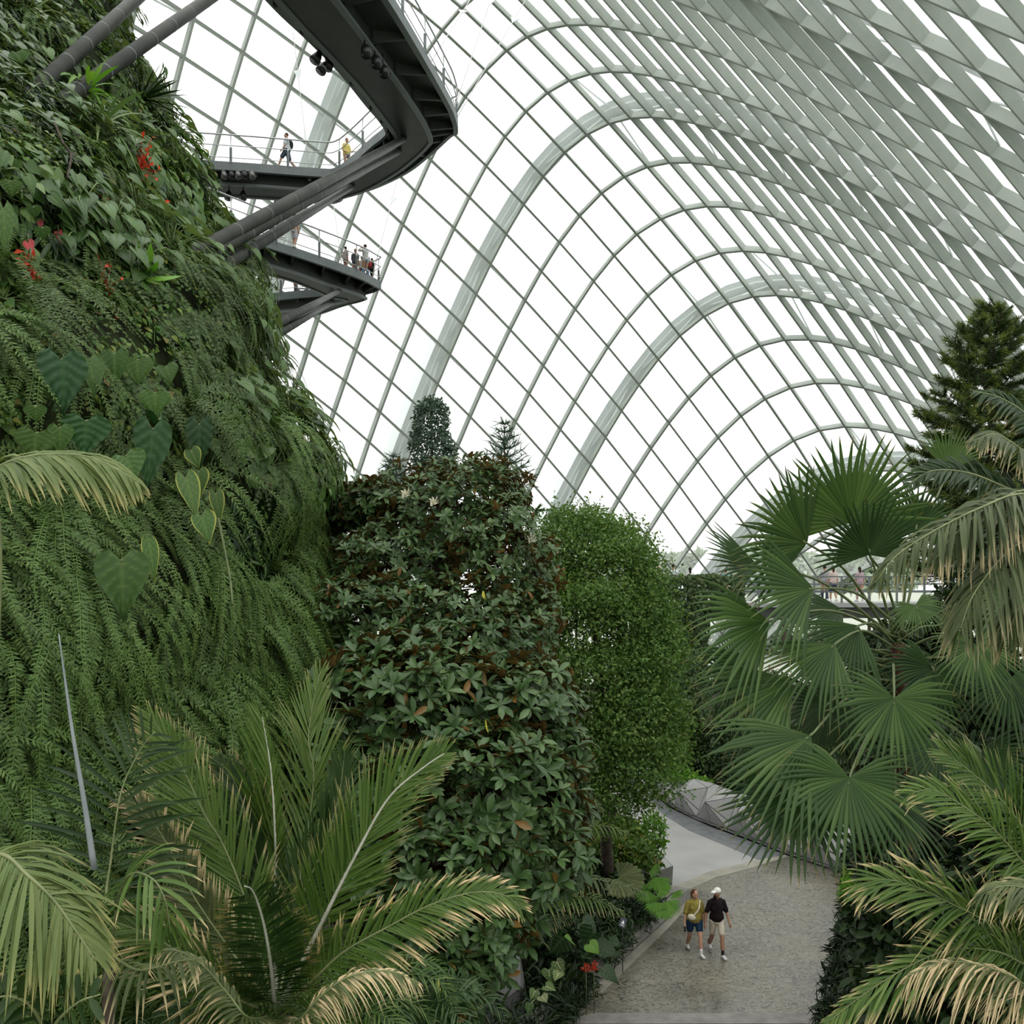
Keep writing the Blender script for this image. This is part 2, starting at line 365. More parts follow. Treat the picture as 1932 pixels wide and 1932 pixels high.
pa = [P(900,2050), P(1119,1880), P(1185,1822), P(1282,1727), P(1300,1700), P(1282,1669), P(1340,1644), P(1417,1626), P(1480,1612), P(1596,1650), P(1606,1700), P(1592,1800), P(1570,1932), P(1560,2050)]
ngon('floor_path', pa, .0, MT['path'], 'wet beige stamped concrete path the couple walks on')
aph = [P(1282,1669), P(1340,1644), P(1417,1626), P(1480,1612), P(1440,1597), P(1340,1560), P(1262,1524), P(1235,1500), P(1215,1470), P(1205,1440), P(1120,1440), P(1150,1500), P(1190,1580), P(1215,1680)]
ngon('floor_asphalt', aph, .0, MT['asphalt'], 'smooth grey asphalt road beyond the beige path')
ngon('floor_band', [P(1482,1613), P(1440,1597), P(1340,1560), P(1262,1524), P(1235,1500), P(1225,1503), P(1248,1535), P(1300,1567), P(1380,1600), P(1430,1622)], .012, MT['band'], 'dark strip of paving along the faceted wall', .02)
ngon('floor_strip', [P(1215,1684), P(1282,1669), P(1340,1644), P(1417,1626), P(1480,1612), P(1486,1616), P(1425,1636), P(1350,1656), P(1290,1683), P(1225,1705)], .012, MT['edge'], 'pale joint strip between asphalt and beige path', .02)
ngon('floor_threshold', [P(1050,1932), P(1120,1912), P(1590,1912), P(1600,1932)], .012, MT['concrete'], 'pale threshold strip across the beige path', .02)
ngon('floor_gutter', [P(1075,1908), P(1160,1826), P(1255,1739), P(1296,1700), P(1302,1706), P(1262,1750), P(1172,1838), P(1090,1920), P(1000,2010), P(960,2010)], .014, MT['edge'], 'pale gutter strip below the kerb left of the path', .02)
def wallstrip(name, pts, h, w, mat, label):
    pts = np.array([[p[0],p[1],0] for p in pts]); T, S, U = frames(pts); S = nz(S*[1,1,0])
    V = np.stack([pts, pts+[0,0,h], pts+S*w+[0,0,h], pts+S*w], 1).reshape(-1,3)
    f = [[i*4+j, i*4+j+1, i*4+5+j, i*4+4+j] for i in range(len(pts)-1) for j in range(3)]
    mb = MB(); mb.add(V, f+[[0,3,2,1],[len(V)-4,len(V)-3,len(V)-2,len(V)-1]]); o = solo(name, mb, mat, (0,0,0), label, None, None, 'structure', False)
    return o
wallstrip('trim_kerb', [P(1300,1697), P(1255,1737), P(1160,1824), P(1075,1906), P(960,2005)], .34, .42, MT['concrete'], 'low concrete kerb left of the beige path')
wallstrip('trim_kerb_right', [P(1596,1650), P(1540,1630), P(1475,1607)], .34, .42, MT['concrete'], 'low concrete kerb right of the beige path')

# faceted grey planter walls
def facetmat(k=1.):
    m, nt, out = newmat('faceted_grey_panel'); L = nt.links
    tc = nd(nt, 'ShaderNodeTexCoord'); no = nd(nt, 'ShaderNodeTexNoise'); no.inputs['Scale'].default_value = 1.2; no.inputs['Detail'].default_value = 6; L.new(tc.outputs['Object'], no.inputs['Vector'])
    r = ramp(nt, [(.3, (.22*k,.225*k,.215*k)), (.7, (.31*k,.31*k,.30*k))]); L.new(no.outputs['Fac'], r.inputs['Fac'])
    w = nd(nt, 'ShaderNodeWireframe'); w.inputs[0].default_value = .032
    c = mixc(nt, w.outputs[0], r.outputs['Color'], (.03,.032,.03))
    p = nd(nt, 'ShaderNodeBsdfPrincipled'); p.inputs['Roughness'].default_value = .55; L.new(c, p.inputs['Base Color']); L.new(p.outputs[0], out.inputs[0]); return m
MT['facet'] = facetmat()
def faceted(name, base, h, depth, label, seed, back=1.4):
    r = np.random.default_rng(seed)
    b = spline(np.array([[p[0],p[1],0] for p in base]), len(base)*2-1); n = len(b)
    T, S, U = frames(b); S = nz(S*[1,1,0])
    rows = []
    for i in range(n):
        o = depth*(.5 if i%2 else -.1)
        hz = h*(1+r.uniform(-.16,.16)); m = h*(.62 if i%2 else .2)
        rows.append([b[i], b[i]+S[i]*(-.02)+[0,0,.22*h*.4], b[i]-S[i]*(o if i%2 else 0)+S[i]*.1+[0,0,m+.1], b[i]+S[i]*(.35+r.uniform(0,.25))+[0,0,hz], b[i]+S[i]*back+[0,0,h*.85], b[i]+S[i]*back+[0,0,0]])
    V = np.array(rows).reshape(-1,3); k = 6; t = []
    for i in range(n-1):
        for j in range(k-1):
            a, bb, c, d = i*k+j, i*k+j+1, (i+1)*k+j+1, (i+1)*k+j
            t += [[a,bb,c],[a,c,d]] if (i+j)%2 else [[a,bb,d],[bb,c,d]]
    mb = MB(); mb.addqt(V, np.zeros((0,4),int), t)
    return solo(name, mb, MT['facet'], (b[0][0], b[0][1], 0), label, 'planter wall', None, None, False)
faceted('planter_wall', [P(1590,1648), P(1470,1606), P(1440,1594), P(1400,1579), P(1340,1557), P(1290,1535), P(1255,1514), P(1236,1497), P(1222,1470)], 1.35, .75, 'faceted grey planter wall along the right side of the asphalt', 3)
def facet_block(name, lab, verts, tris, back, mat):
    V = [G(x, y, z) for x, y, z in verts]+[np.array(back(G(verts[0][0], verts[0][1], verts[0][2])))]; k = len(verts); t = [list(q) for q in tris]
    ed = {}
    for a, b, c in tris:
        for e in ((a,b),(b,c),(c,a)): ed[e] = 1
    t += [[b, a, k] for a, b in ed if (b, a) not in ed]
    mb = MB(); mb.addqt(np.array(V), np.zeros((0,4),int), t); return solo(name, mb, mat, (V[0][0], V[0][1], 0.), lab, 'planter wall', None, None, False)
facet_block('planter_wall', 'faceted grey planter end with pale top left of the asphalt', [(1198,1640,1.15),(1242,1606,1.2),(1270,1634,1.05),(1226,1650,1.1),(1268,1668,0.),(1215,1690,0.),(1180,1672,0.),(1272,1650,.2)], [(0,3,1),(1,3,2),(3,4,2),(3,5,4),(0,5,3),(0,6,5)], lambda p: p*[1,1,0]+[-.3,2.,0], MT['facet'])
MT['facet_shaded'] = facetmat(.34)  # darker copy of the panel colour; shade from the leaves overhead is painted in
facet_block('planter_wall', 'faceted grey planter in painted shade at the bottom middle under glossy leaves', [(985,1863,.95),(932,1830,1.25),(945,1892,.7),(976,1950,.0),(994,1880,.75),(981,1798,1.5),(902,1895,.6),(942,1975,-.05),(885,1945,.1),(896,1838,1.2),(986,1935,.1)], [(1,2,0),(2,3,0),(0,3,4),(0,4,5),(1,0,5),(9,2,1),(9,6,2),(6,7,2),(2,7,3),(6,8,7),(4,3,10)], lambda p: p*[1,1,0]+[-.6,2.2,0], MT['facet_shaded'])
# ------------------------------------------------------------------ the planted mountain
MPHI = math.radians(-40)
MTAB = np.array([[-.5,17.8,8.0],[3.2,18.0,8.2],[6.4,18.5,8.7],[8.8,20.9,10.1],[11.8,23.3,11.2],[15.75,26.4,11.6],[21.4,31.7,11.4],[28.7,37.5,11.3],[34.,41.,10.6],[40.,44.,8.5]])
def mcr(z):
    L = np.interp(z, MTAB[:,0], MTAB[:,1]); R = np.interp(z, MTAB[:,0], MTAB[:,2])
    return L*math.sin(MPHI), L*math.cos(MPHI), R
def msurf(th, z):
    cx, cy, R = mcr(z); R = R*(1+.02*np.sin(5*th+z*.7)+.012*np.sin(11*th-z*1.9)+.012*np.sin(z*2.3+3*th))
    return np.stack([cx+R*np.cos(th), cy+R*np.sin(th), z+0*th], -1)
def mnorm(th, z):
    e = .15; return nz(np.cross(msurf(th+e/10, z)-msurf(th-e/10, z), msurf(th, z+e)-msurf(th, z-e)))
ths = np.linspace(0, 2*math.pi, 97); zs = np.linspace(-.4, 40, 64)
TT, ZZ = np.meshgrid(ths, zs); Vm = msurf(TT, ZZ)
fm = [[i*97+j, i*97+j+1, (i+1)*97+j+1, (i+1)*97+j] for i in range(63) for j in range(96)]
mb = MB(); mb.addqt(np.vstack([Vm.reshape(-1,3), Vm[-1].mean(0)]), fm, [[63*97+j, 63*97+j+1, 64*97] for j in range(96)])
solo('wall_mountain', mb, MT['moss'], (0,0,0), 'dark mossy core of the planted mountain on the left', None, None, 'structure')
def mhit(px, py):
    Y = np.arange(7, 60, .05); x = (px-966)/F*Y; z = H+(HZ-py)/F*Y
    cx, cy, R = mcr(z); ins = (x-cx)**2+(Y-cy)**2 < R*R
    i = np.argmax(ins)
    if not ins[i]: i = np.argmin((x-cx)**2+(Y-cy)**2-R*R)
    p = np.array([x[i], Y[i], z[i]]); cx, cy, R = mcr(p[2]); th = math.atan2(p[1]-cy, p[0]-cx)
    return p, mnorm(np.array(th), np.array(p[2]))

# ------------------------------------------------------------------ aerial walkways
def sweep(mb, A, B, prof):
    n = len(prof); rings = np.array([[a+(b-a)*u+[0,0,z] for u, z in prof] for a, b in zip(A, B)])
    m = len(A); V = rings.reshape(-1,3)
    f = [[i*n+j, i*n+(j+1)%n, (i+1)*n+(j+1)%n, (i+1)*n+j] for i in range(m-1) for j in range(n)]
    if n == 4: f += [[3,2,1,0], [(m-1)*n+q for q in range(4)]]
    mb.add(V, f)
def walkway(name, label, inner, outer, z, post_edges, sub=5):
    A = np.array(inner); B = np.array(outer)
    n = (len(A)-1)*sub+1
    u = np.linspace(0, len(A)-1, n); i = np.clip(u.astype(int), 0, len(A)-2); fr = (u-i)[:,None]
    def cr(P):
        Q = np.vstack([2*P[0]-P[1], P, 2*P[-1]-P[-2]]); a,b,c,d = Q[i],Q[i+1],Q[i+2],Q[i+3]
        return .5*(2*b+(c-a)*fr+(2*a-5*b+4*c-d)*fr**2+(3*b-a-3*c+d)*fr**3)
    A = cr(A); B = cr(B)
    t = thing(name, label, 'walkway', A[0])
    mb = MB(); sweep(mb, A, B, [(0,0),(0,-.1),(1,-.1),(1,0)]); part('deck', mb, MT['dark'], t, False)
    for a, b in ((-.01,.05),(.95,1.01)):
        mb = MB(); sweep(mb, A, B, [(a,.06),(a,-.34),(b,-.34),(b,.06)]); part('edge_beam', mb, MT['fascia'], t, False)
    mb = MB(); sweep(mb, A, B, [(.2,-.09),(.2,-.75),(.64,-.75),(.64,-.09)]); part('box_girder', mb, MT['dark'], t, False)
    for a in (.16, .62):
        mb = MB(); sweep(mb, A, B, [(a,-.70),(a,-.80),(a+.06,-.80),(a+.06,-.70)]); part('girder_flange', mb, MT['fascia'], t, False)
    for q in range(2, n-1, 4):
        for a, b in ((.66,.95),(.05,.18)):
            d = nz(A[q+1]-A[q-1])*.07 if 0 < q < n-1 else np.zeros(3)
            p0 = A[q]+(B[q]-A[q])*a; p1 = A[q]+(B[q]-A[q])*b; mb = MB()
            V = [p0-d+[0,0,-.1], p0+d+[0,0,-.1], p0+d+[0,0,-.5], p0-d+[0,0,-.5], p1-d+[0,0,-.1], p1+d+[0,0,-.1], p1+d+[0,0,-.28], p1-d+[0,0,-.28]]
            mb.add(V, [[0,1,5,4],[1,2,6,5],[2,3,7,6],[3,0,4,7],[0,3,2,1],[4,5,6,7]]); part('outrigger', mb, MT['dark'], t, False)
    for E, (j0, j1) in zip((A, B), post_edges):
        E = E[int(j0*sub):int(j1*sub)+1]
        if len(E) < 2: continue
        for h, r in ((1.32,.038),(.82,.024),(.26,.02)):
            mb = MB(); tube(mb, E+[0,0,h], r, 6); part('handrail' if h > 1 else 'guard_rail', mb, MT['rail'], t)
        L = np.r_[0, np.cumsum(np.linalg.norm(np.diff(E, axis=0), axis=1))]
        for s in np.arange(.3, L[-1], 2.6):
            p = np.array([np.interp(s, L, E[:,c]) for c in range(3)])
            mb = MB(); tube(mb, [p+[0,0,-.3], p+[0,0,1.32]], .03, 6); part('rail_post', mb, MT['rail'], t)
            mb = MB(); box(mb, p+[0,0,.35], .1, .1, .75); part('post_sleeve', mb, MT['fascia'], t, False)
    return t, A, B
def atz(l, z): return [G(p[0], p[1], p[2] if len(p) > 2 else z)*[1,1,0]+[0,0,z] for p in l]
ZU = 29.
inn = atz([(200,291),(330,301),(480,311),(600,320),(632,319),(660,300),(700,264),(722,246),(728,235),(715,213),(690,183),(640,120),(580,58),(520,0),(440,-90),(350,-200)], ZU)
out_ = atz([(0,0)]*4+[(655,368,28.7),(705,356,28.7),(768,326,28.7),(815,290,28.7),(850,258,28.7),(863,236),(856,203),(840,170),(800,98),(742,0),(670,-110),(590,-240)], ZU)
for i in range(4): out_[i] = inn[i]+np.array([.15,3.4,0])
UPW, UA, UB = walkway('aerial_walkway', 'upper dark steel walkway bending in a hairpin high above the garden', inn, out_, ZU, ((0,13.5),(0,13.5)))
ZL = 25.
lo_out = atz([(330,391),(380,408),(501,452),(566,473),(641,499),(687,517),(712,530),(718,541,24.8),(702,559,24.5),(658,571,24.5),(0,0),(0,0),(0,0)], ZL)
cn = G(640,541,ZL); lo_in = [None]*13
for i in range(4): lo_in[i] = lo_out[i]+np.array([-.9,3.1,0])
lo_in[4] = cn+[-.6,-.2,0]; lo_in[5] = cn+[-.1,0,0]; lo_in[6] = cn+[0,.05,0]; lo_in[7] = cn+[0,.1,0]; lo_in[8] = cn+[-.1,.15,0]; lo_in[9] = G(622,546,ZL)+0.
lo_in[10], lo_in[11], lo_in[12] = atz([(560,551),(447,563),(380,571)], ZL)
for i in (10,11,12): lo_out[i] = lo_in[i]+np.array([.3,3.3,0])
LOW, LA, LB = walkway('aerial_walkway', 'lower dark steel walkway forming a sharp V below the upper walkway', lo_in, lo_out, ZL, ((9,12),(0,9.6)))
def strut(a, b, label, r=.14, group=None):
    a = np.asarray(a); b = np.asarray(b); t = thing('support_strut', label, 'strut', a, group)
    mb = MB(); tube(mb, [a-(b-a)*.03, b], r, 16); part('tube', mb, MT['tube'], t)
    for s in np.linspace(.06, .96, 12):
        p = a+(b-a)*s; d = nz(b-a)*.012; mb = MB(); tube(mb, [p-d, p+d], r*1.03, 16); part('strap', mb, MT['fascia'], t)
    return t
def atzs(px, py, z): return G(px, py, z)
strut(mhit(305,512)[0], atzs(762,262,28.2), 'upper of the three thick grey tubes propping the hairpin of the upper walkway')
strut(mhit(345,506)[0], atzs(752,285,28.2), 'middle of the three thick grey tubes propping the hairpin of the upper walkway')
strut(mhit(388,520)[0], atzs(664,352,28.2), 'lowest of the three thick grey tubes, mossy yellow at its foot, under the upper walkway')
strut(mhit(492,627)[0], atzs(640,549,24.2), 'upper of the two slim grey tubes propping the tip of the lower walkway', .11)
strut(mhit(505,640)[0], atzs(628,570,24.2), 'lower of the two slim grey tubes propping the tip of the lower walkway', .11)
strut(mhit(52,182)[0], atzs(372,-105,28.2), 'dark tube leaving the plant wall at top left, the upper of two')
strut(mhit(105,200)[0], atzs(520,-90,28.2), 'dark tube leaving the plant wall at top left, the lower of two')
def hanger(p, q, label):
    t = thing('hanger_cable', label, 'cable', p); mb = MB(); tube(mb, [p, q], .022, 5); part('cable', mb, MT['cable'], t)
    d = nz(q-p); c = p+(q-p)*.72; s = nz(np.cross(d, [0,1,0])); mb = MB()
    V = np.array([c-d*.35, c+d*.3-s*.22, c+d*.3+s*.22]); V = np.vstack([V-[0,.03,0], V+[0,.03,0]])
    mb.addqt(V, [[0,1,4,3],[1,2,5,4],[2,0,3,5]], [[0,2,1],[3,4,5]]); part('shackle_plate', mb, MT['arch'], t, False)
hanger(G(862,222,29.), W(1003,-20,52), 'thin steel cable rising right from the hairpin of the upper walkway to the roof')
hanger(G(857,205,29.), W(946,-60,50), 'thin steel cable rising steeply from the hairpin of the upper walkway')
hanger(G(806,128,29.), W(893,-10,48), 'thin steel cable rising from the outer rail of the upper walkway below the pale bracket')
hanger(G(703,520,25.), W(752,330,58), 'thin steel cable rising from the tip of the lower walkway')
hanger(G(562,313,29.)+np.array([0,3.3,0]), W(553,60,54), 'thin steel cable hanging behind the walking man on the upper walkway')
hanger(G(628,490,25.)+np.array([0,3.,0]), W(622,330,58), 'thin steel cable rising between the two legs of the lower walkway')
MT['glassy'] = plain('dark_lens_glass', (.03,.032,.035), .15, 0, .6)
def spot(p, d, label, group, s=1.):
    t = thing('spotlight', label, 'spotlight', p, group); d = nz(d); p = np.asarray(p)
    mb = MB(); tube(mb, [p, p+d*.25*s, p+d*.5*s], [.12*s,.2*s,.24*s], 12); ho = part('housing', mb, MT['black'], t)
    mb = MB(); tube(mb, [p+d*.5*s, p+d*.52*s], .2*s, 12); part('lens', mb, MT['glassy'], ho)
    mb = MB(); tube(mb, [p+[0,0,.5*s], p+[.0,0,.05], p+d*.2*s], .03, 6); part('bracket', mb, MT['black'], t)
for k, (x, y) in enumerate(((603,100),(614,120),(626,113))): spot(G(x, y, 28.6), (-.3,-.3,-.7), 'black spotlight off the inner edge of the upper walkway, %s of three' % ('highest','lowest','rightmost')[k], 'spotlights at the inner walkway edge', .85)
for k, (x, y) in enumerate(((688,88),(707,108),(722,126))): spot(G(x, y, 28.0), (.2,-.4,-.6), 'black round spotlight under the upper walkway, %s along the row of three' % ('first','middle','last')[k], 'spotlights under the walkway', .9)
for k, x in enumerate((432,459)): spot(G(x, 362, 28.1), (.0,-.3,-.9), 'black lamp below the straight arm of the upper walkway, %s one' % ('left','right')[k], 'lamps below the walkway', .8)
t = thing('lighting_bar', 'row of black and silver stage lamps clamped to the girder of the upper walkway', 'lighting bar', G(455,335,28.5)); b = G(455,336,28.55)+np.array([0,-.5,0])
mb = MB(); tube(mb, [b+[-.8,0,0], b+[.8,0,0]], .04, 8); part('bar', mb, MT['black'], t)
for dx, mt in ((-.65,'chrome'),(-.3,'black'),(.0,'chrome'),(.3,'black'),(.65,'chrome')):
    mb = MB(); tube(mb, [b+[dx,-.15,.05], b+[dx+.1,-.3,-.28]], [.1,.16], 10); part('lamp', mb, MT[mt], t)
t = thing('lighting_bar', 'black stage lamps standing behind the far arm of the lower walkway', 'lighting bar', G(585,556,25.)+np.array([0,1.5,0])); b = ORG[t.name]
mb = MB(); tube(mb, [b+[-1.2,0,.75], b+[1.2,0,.75]], .04, 8); part('bar', mb, MT['black'], t)
for dx in (-1.,-.5,0,.5,1.):
    mb = MB(); tube(mb, [b+[dx,-.1,.7], b+[dx+.1,-.25,.35]], [.12,.18], 10); part('lamp', mb, MT['black'], t)
for dx in (-1.15,1.15):
    mb = MB(); tube(mb, [b+[dx,0,0], b+[dx,0,.78]], .035, 6); part('leg', mb, MT['black'], t)
# ------------------------------------------------------------------ plant building kit
GREEN = lambda a, b, c: [(0., a), (.5, b), (1., c)]
LM = {}
LM['fern'] = leafmat('sword_fern_green', GREEN((.043,.085,.017), (.082,.155,.032), (.16,.24,.06)), transl=.25)
LM['lace'] = leafmat('lacy_grey_green', GREEN((.055,.105,.035), (.10,.165,.06), (.16,.225,.085)), transl=.25)
LM['creep'] = leafmat('creeper_green', [(0,(0.037,0.094,0.018)), (.6,(0.088,0.175,0.027)), (.9,(0.175,0.237,0.037)), (1,(0.200,0.125,0.037))], transl=.25)
LM['heart'] = leafmat('philodendron_green', GREEN((.035,.085,.02), (.07,.14,.035), (.13,.21,.05)), back=(0.150,0.213,0.075), rough=.36, transl=.18, dryc=(0.413,0.413,0.088))
LM['ribbed'] = leafmat('ribbed_dark_green', GREEN((.012,.045,.012), (.022,.07,.018), (.045,.105,.03)), back=(0.100,0.150,0.075), rough=.32, transl=.12, dryc=(0.312,0.350,0.075))
LM['dark'] = leafmat('dark_leaf_green', GREEN((.012,.034,.010), (.024,.058,.014), (.05,.095,.026)), rough=.36, transl=.12)
LM['bright'] = leafmat('bright_leaf_green', GREEN((.07,.20,.02), (.12,.28,.03), (.18,.33,.04)), rough=.4, transl=.3)
LM['magnolia'] = leafmat('glossy_dark_green_rusty_back', [(0,(.026,.062,.017)), (.5,(.056,.112,.032)), (.9,(.10,.165,.05)), (.965,(.12,.18,.05)), (.985,(.26,.24,.04)), (1,(.15,.085,.015))], back=(.125,.075,.022), rough=.38, transl=.06, spec=.30, objvar=.02)
LM['light'] = leafmat('fresh_small_leaf_green', GREEN((.050,.118,.021), (.10,.20,.037), (.195,.295,.068)), transl=.3, objvar=.02)
LM['conifer'] = leafmat('spruce_green', GREEN((.030,.060,.016), (.058,.10,.022), (.22,.29,.05)), transl=.1, objvar=.02)
LM['conifar'] = leafmat('haze_paled_conifer_green', GREEN((.07,.13,.085), (.10,.17,.11), (.14,.21,.13)), transl=.1, objvar=.02)  # mist over the distant conifers is put into this lighter, bluer green
LM['fan'] = leafmat('fan_palm_green', GREEN((.016,.045,.010), (.038,.086,.017), (.088,.155,.036)), back=(0.106,0.175,0.062), rough=.38, transl=.22, dryc=(0.375,0.237,0.088), objvar=.12)
LM['palm'] = leafmat('palm_green', GREEN((.032,.078,.012), (.068,.130,.022), (.125,.19,.042)), back=(0.088,0.150,0.050), rough=.4, transl=.2, dryc=(0.575,0.425,0.237), objvar=.12)
LM['palmy'] = leafmat('pale_yellow_green_palm', GREEN((.075,.125,.035), (.13,.19,.055), (.20,.25,.085)), back=(.13,.18,.06), rough=.45, transl=.25, dryc=(.38,.32,.13), objvar=.05)
LM['palmd'] = leafmat('deep_palm_green', GREEN((.013,.038,.009), (.028,.062,.014), (.055,.10,.026)), rough=.4, transl=.18, dryc=(0.500,0.375,0.150), objvar=.12)
LM['palmg'] = leafmat('grey_green_palm', GREEN((.050,.075,.025), (.085,.115,.038), (.14,.17,.06)), back=(0.150,0.200,0.094), rough=.45, transl=.18, dryc=(0.475,0.375,0.213), objvar=.12)
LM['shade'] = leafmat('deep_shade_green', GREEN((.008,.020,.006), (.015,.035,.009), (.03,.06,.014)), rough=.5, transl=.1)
LM['varieg'] = leafmat('cream_and_green_leaf', [(0,(.05,.12,.03)), (.45,(.09,.17,.04)), (.5,(.42,.46,.22)), (1,(.5,.53,.3))], transl=.25)
LM['red'] = leafmat('red_petal', [(0,(.50,.03,.012)), (1,(.62,.08,.025))], transl=.2)
LM['pink'] = leafmat('pink_spathe', [(0,(.50,.06,.07)), (1,(.6,.16,.16))], transl=.2)
LM['cream'] = leafmat('cream_petal', [(0,(.70,.68,.55)), (1,(.8,.78,.66))], transl=.2)
LM['yellow'] = leafmat('yellow_leaf', [(0,(.50,.46,.05)), (1,(.6,.55,.08))], transl=.2)
LM['outtree'] = leafmat('painted_haze_outdoor_green', GREEN((.34,.44,.31), (.42,.52,.38), (.50,.58,.45)), transl=.1, objvar=.02)  # haze over the outdoor trees is put into this pale leaf colour

def leaf_tmpl(prof, rows=5, fold=.12, droop=.25, curl=0.):
    u = np.linspace(0, 1, rows); w = np.interp(u, np.linspace(0,1,len(prof)), prof)/2
    z = -droop*u**2; V = []
    for i in range(rows): V += [[-w[i], u[i], z[i]+fold*w[i]*2], [0, u[i], z[i]], [w[i], u[i], z[i]+fold*w[i]*2]]
    f = []
    for i in range(rows-1): a = i*3; f += [[a,a+1,a+4,a+3],[a+1,a+2,a+5,a+4]]
    return np.array(V), np.array(f), np.repeat(u, 3)
T_OB = leaf_tmpl([.04,.22,.36,.36,.05], 5, .25, .18)      # oblong
T_SM = leaf_tmpl([.03,.55,.02], 3, .3, .12)               # small pointed
T_LN = leaf_tmpl([.03,.16,.14,.01], 4, .3, .35)           # lance
T_ND = leaf_tmpl([.10,.12,.02], 2, .0, 0.)                # needle
T_HT = leaf_tmpl([.25,.85,.72,.4,.02], 5, .12, .2)        # small heart
def place(mb, T, pos, ydir, nrm, size, rnd, dry=None, dfrac=0.):
    V, f, u = T; y = nz(ydir); x = nz(np.cross(y, nrm)); z = np.cross(x, y); m = len(pos); k = len(V)
    size = np.broadcast_to(np.asarray(size, float), (m,))
    P = pos[:,None]+size[:,None,None]*(V[None,:,0,None]*x[:,None]+V[None,:,1,None]*y[:,None]+V[None,:,2,None]*z[:,None])
    ff = (f[None]+(np.arange(m)*k)[:,None,None]).reshape(-1, f.shape[1])
    r = np.repeat(np.broadcast_to(np.asarray(rnd, float), (m,)), k)
    d = 0. if dry is None else (np.clip((u[None]-1+np.asarray(dry)[:,None])/.12, 0, 1)).ravel()
    mb.add(P.reshape(-1,3), ff, r, d)
def rand_unit(n): return nz(rng.normal(size=(n,3)))
def on_blobs(blobs, n, lo=.8, hi=1.02, down=.4):
    """points on the skins of overlapping ellipsoids that are outside the other blobs, with outward normals"""
    C = np.array([b[0] for b in blobs]); R = np.array([np.broadcast_to(b[1], (3,)) for b in blobs])
    w = (R[:,0]*R[:,2]); idx = rng.choice(len(blobs), n*2, p=w/w.sum()); d = rand_unit(n*2); d[:,2] = np.where((d[:,2] < -.3) & (rng.random(n*2) > down), -d[:,2], d[:,2])
    s = rng.uniform(lo, hi, n*2)[:,None]; p = C[idx]+d*R[idx]*s; keep = np.ones(n*2, bool)
    for i in range(len(blobs)): keep &= (idx == i) | (np.sum(((p-C[i])/R[i])**2, 1) > .62)
    p, d = p[keep][:n], nz(d/R[idx])[keep][:n]
    return p, d
def crown(mb, blobs, n, T, size, up=.35, jit=.7, lo=.75, hi=1.03, rl=0., rh=1., clumps=0, rc=.3):
    if clumps:
        c, cn = on_blobs(blobs, clumps, lo, hi+.1); k = rng.integers(len(c), size=n); o = rng.normal(size=(n,3))*rc*.5*[1,1,.7]; p = c[k]+o; nr = nz(cn[k]+nz(o)*.9+[0,0,.2])
        rl = rl+.35*(rng.random(len(c))[k]); rh = rl+.65
    else: p, nr = on_blobs(blobs, n, lo, hi)
    m = len(p)
    nn = nz(nr+[0,0,up]+rng.normal(size=(m,3))*.5); y = nz(nr*.5+rand_unit(m)*jit+[0,0,-.25])
    place(mb, T, p, y, nn, size*rng.uniform(.65,1.25,m), rl+(rh-rl)*rng.random(m))
def rosettes(mb, blobs, n, k, size, lo=.72, hi=1.02, T=T_OB, hi_rnd=1.):
    p, nr = on_blobs(blobs, n, lo, hi); m = len(p)
    ax = nz(nr*.8+[0,0,.55]+rng.normal(size=(m,3))*.35)
    s = nz(np.cross(ax, rng.normal(size=(m,3)))); t = np.cross(ax, s)
    rb = rng.random(m)*.35
    for i in range(k):
        a = 2*math.pi*(i*.382+rng.uniform(-.05,.05,m)); el = rng.uniform(-.25,.9,m)
        rad = s*np.cos(a)[:,None]+t*np.sin(a)[:,None]
        y = nz(rad*np.cos(el)[:,None]+ax*np.sin(el)[:,None]); nn = nz(ax*1.1-rad*.35*np.sin(el)[:,None])
        place(mb, T, p, y, nn, size*rng.uniform(.7,1.15,m), np.where(rng.random(m) > .985, hi_rnd, rb+rng.random(m)*.5))
    return p
def trunk(mb, pts, r0, r1, n=9, rows=10):
    P = spline(pts, rows); tube(mb, P, np.linspace(r0, r1, rows)*(1+.08*rng.normal(size=rows)), n)
def limbs(t, base, ends, r=.1, mat='bark', name='branch'):
    for e in ends:
        e = np.asarray(e); b = np.asarray(base); mid = (b+e)/2+rng.normal(size=3)*.08*np.linalg.norm(e-b); mb = MB()
        tube(mb, spline([b, mid, e], 8), np.linspace(r, r*.3, 8), 6); part(name, mb, MT[mat], t)

